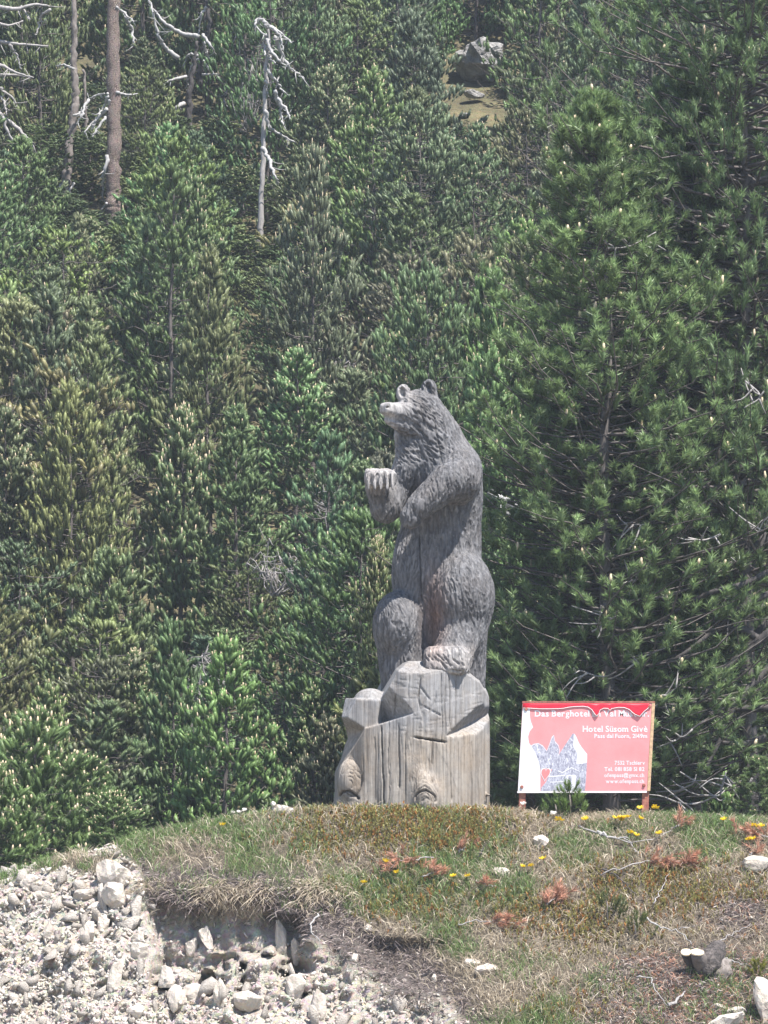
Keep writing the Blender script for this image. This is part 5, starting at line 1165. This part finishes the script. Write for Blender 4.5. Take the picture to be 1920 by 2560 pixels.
spray('pinkish dead sprig above the long fallen branch', [(1680, 2085), (1700, 2075), (1712, 2062)], .1, 10); spray('small red dead sprig above the right edge stone', [(1870, 2148), (1895, 2142)], 0, 8); spray('rusty scrap beside the dark hole left of the sign', [(1150, 2140), (1165, 2135)], 0, 7)
spray('curved bare branch arching over the dry grass below the sign', [(1450, 2078), (1500, 2100), (1550, 2112), (1620, 2115), (1680, 2090)], 1, 0, .013); spray('pale weathered stick under the curved branch', [(1490, 2095), (1530, 2105), (1570, 2108)], 1, 0, .022, wood='dead')
spray('thin dark twig standing crooked below the sign', [(1560, 2110), (1580, 2130), (1592, 2150)], 1, 0, .009); spray('grey stick leading to the stump cuts', [(1612, 2308), (1650, 2335), (1700, 2342), (1730, 2375)], 1, 0, .014, wood='dead'); spray('thin stick crossing the grey stick above the stump', [(1700, 2335), (1745, 2328)], 1, 0, .009)
spray('long grey twig rising right from the stump', [(1790, 2370), (1830, 2350), (1880, 2325)], 1, 0, .011); spray('white bare twig sticking out right of the stump', [(1785, 2402), (1820, 2412), (1862, 2425)], 1, 0, .014, wood='dead')
spray('bent grey root below the dry grass left of the stump', [(1590, 2458), (1625, 2460), (1640, 2490), (1670, 2525)], 1, 0, .012); spray('short weathered stick below the stump hollow', [(1670, 2525), (1700, 2505), (1715, 2495)], 1, 0, .024); spray('pale curved root on the dark soil', [(796, 2300), (786, 2335), (800, 2365)], 1, 0, .012, wood='dead')
spray('dark upright twig in a gap of the heath below the log', [(1195, 2155), (1205, 2135), (1212, 2120)], 1, 0, .010, wood='bark_dark')
spray('curved dark branch beside the red sprig at centre right', [(1505, 2190), (1545, 2205), (1585, 2250)], 1, 0, .014, wood='bark_dark'); spray('dark bent stick in the grass at right', [(1630, 2270), (1650, 2240), (1665, 2200)], 1, 0, .010)
def stump():
    p, n = at(1775, 2430); e = empty('sawn_stump', p.tolist(), 'gnarled sawn stump with two pale cut faces', 'tree stump')
    q = lambda px, py, dy: P(px, py, p[1] + dy) - p
    def part(nm, pts, r, m, sides=12):
        c = smooth_path(pts, 22); v, f = tube(c, np.interp(np.linspace(0, 1, 22), np.linspace(0, 1, len(r)), r), 22); v = v + .085 * (fbm(v[:, 0] * 22 + v[:, 1] * 13, v[:, 2] * 22 - v[:, 1] * 9, 70 + len(pts), 3) - .5)[:, None] * unit(v - c.mean(0)) * (nm != 'cut_stem'); return link(nm, mesh_np(nm, v, f, True, [m]), e)
    part('trunk', [q(1776, 2495, .12), q(1770, 2450, .0), q(1768, 2415, -.06), q(1785, 2385, .05), q(1800, 2365, .2)], (.07, .08, .10, .095, .05), M['stumpbark'])
    part('cut_stem', [q(1765, 2430, .0), q(1752, 2405, -.10), q(1743, 2384, -.17)], (.085, .07, .058), M['bark']); part('cut_stem', [q(1752, 2430, .05), q(1728, 2405, -.04), q(1716, 2384, -.10)], (.05, .05, .046), M['bark_dark'])
    part('root', [q(1770, 2450, .0), q(1800, 2440, -.02), q(1815, 2400, .05)], (.07, .08, .05), M['bark']); part('root', [q(1765, 2470, .0), q(1725, 2480, -.05), q(1695, 2500, .02)], (.08, .06, .03), M['bark_dark'])
    for (px, py, dy, r, tl) in ((1743, 2380.5, -.178, .060, .45), (1715.5, 2381, -.108, .047, .62)):
        bm = bmesh.new(); bmesh.ops.create_cone(bm, cap_ends=True, segments=18, radius1=r, radius2=r * .98, depth=.012); me = bpy.data.meshes.new('cut_face'); bm.to_mesh(me); bm.free(); me.materials.append(M['cut'])
        o = link('cut_face', me, e, q(px, py, dy).tolist()); o.rotation_euler = (tl, 0, 0)
stump()
# ------------------------------------------------------------------ thin summer haze over the whole place
bm = bmesh.new(); bmesh.ops.create_cube(bm, size=1.0); me = bpy.data.meshes.new('haze'); bm.to_mesh(me); bm.free()
hm = bpy.data.materials.new('haze_air'); hm.use_nodes = True; hn = hm.node_tree; hn.nodes.clear()
pv_ = hn.nodes.new('ShaderNodeVolumePrincipled'); pv_.inputs['Density'].default_value = HAZE; pv_.inputs['Color'].default_value = (.80, .88, 1.0, 1); pv_.inputs['Anisotropy'].default_value = .0
ho_ = hn.nodes.new('ShaderNodeOutputMaterial'); hn.links.new(pv_.outputs[0], ho_.inputs['Volume']); me.materials.append(hm)
hz = link('haze', me, None, (0, 5, 38)); hz.scale = (190, 260, 86); hz['kind'] = 'stuff'; hz['label'] = 'thin pale haze in the air'
bpy.context.view_layer.update()
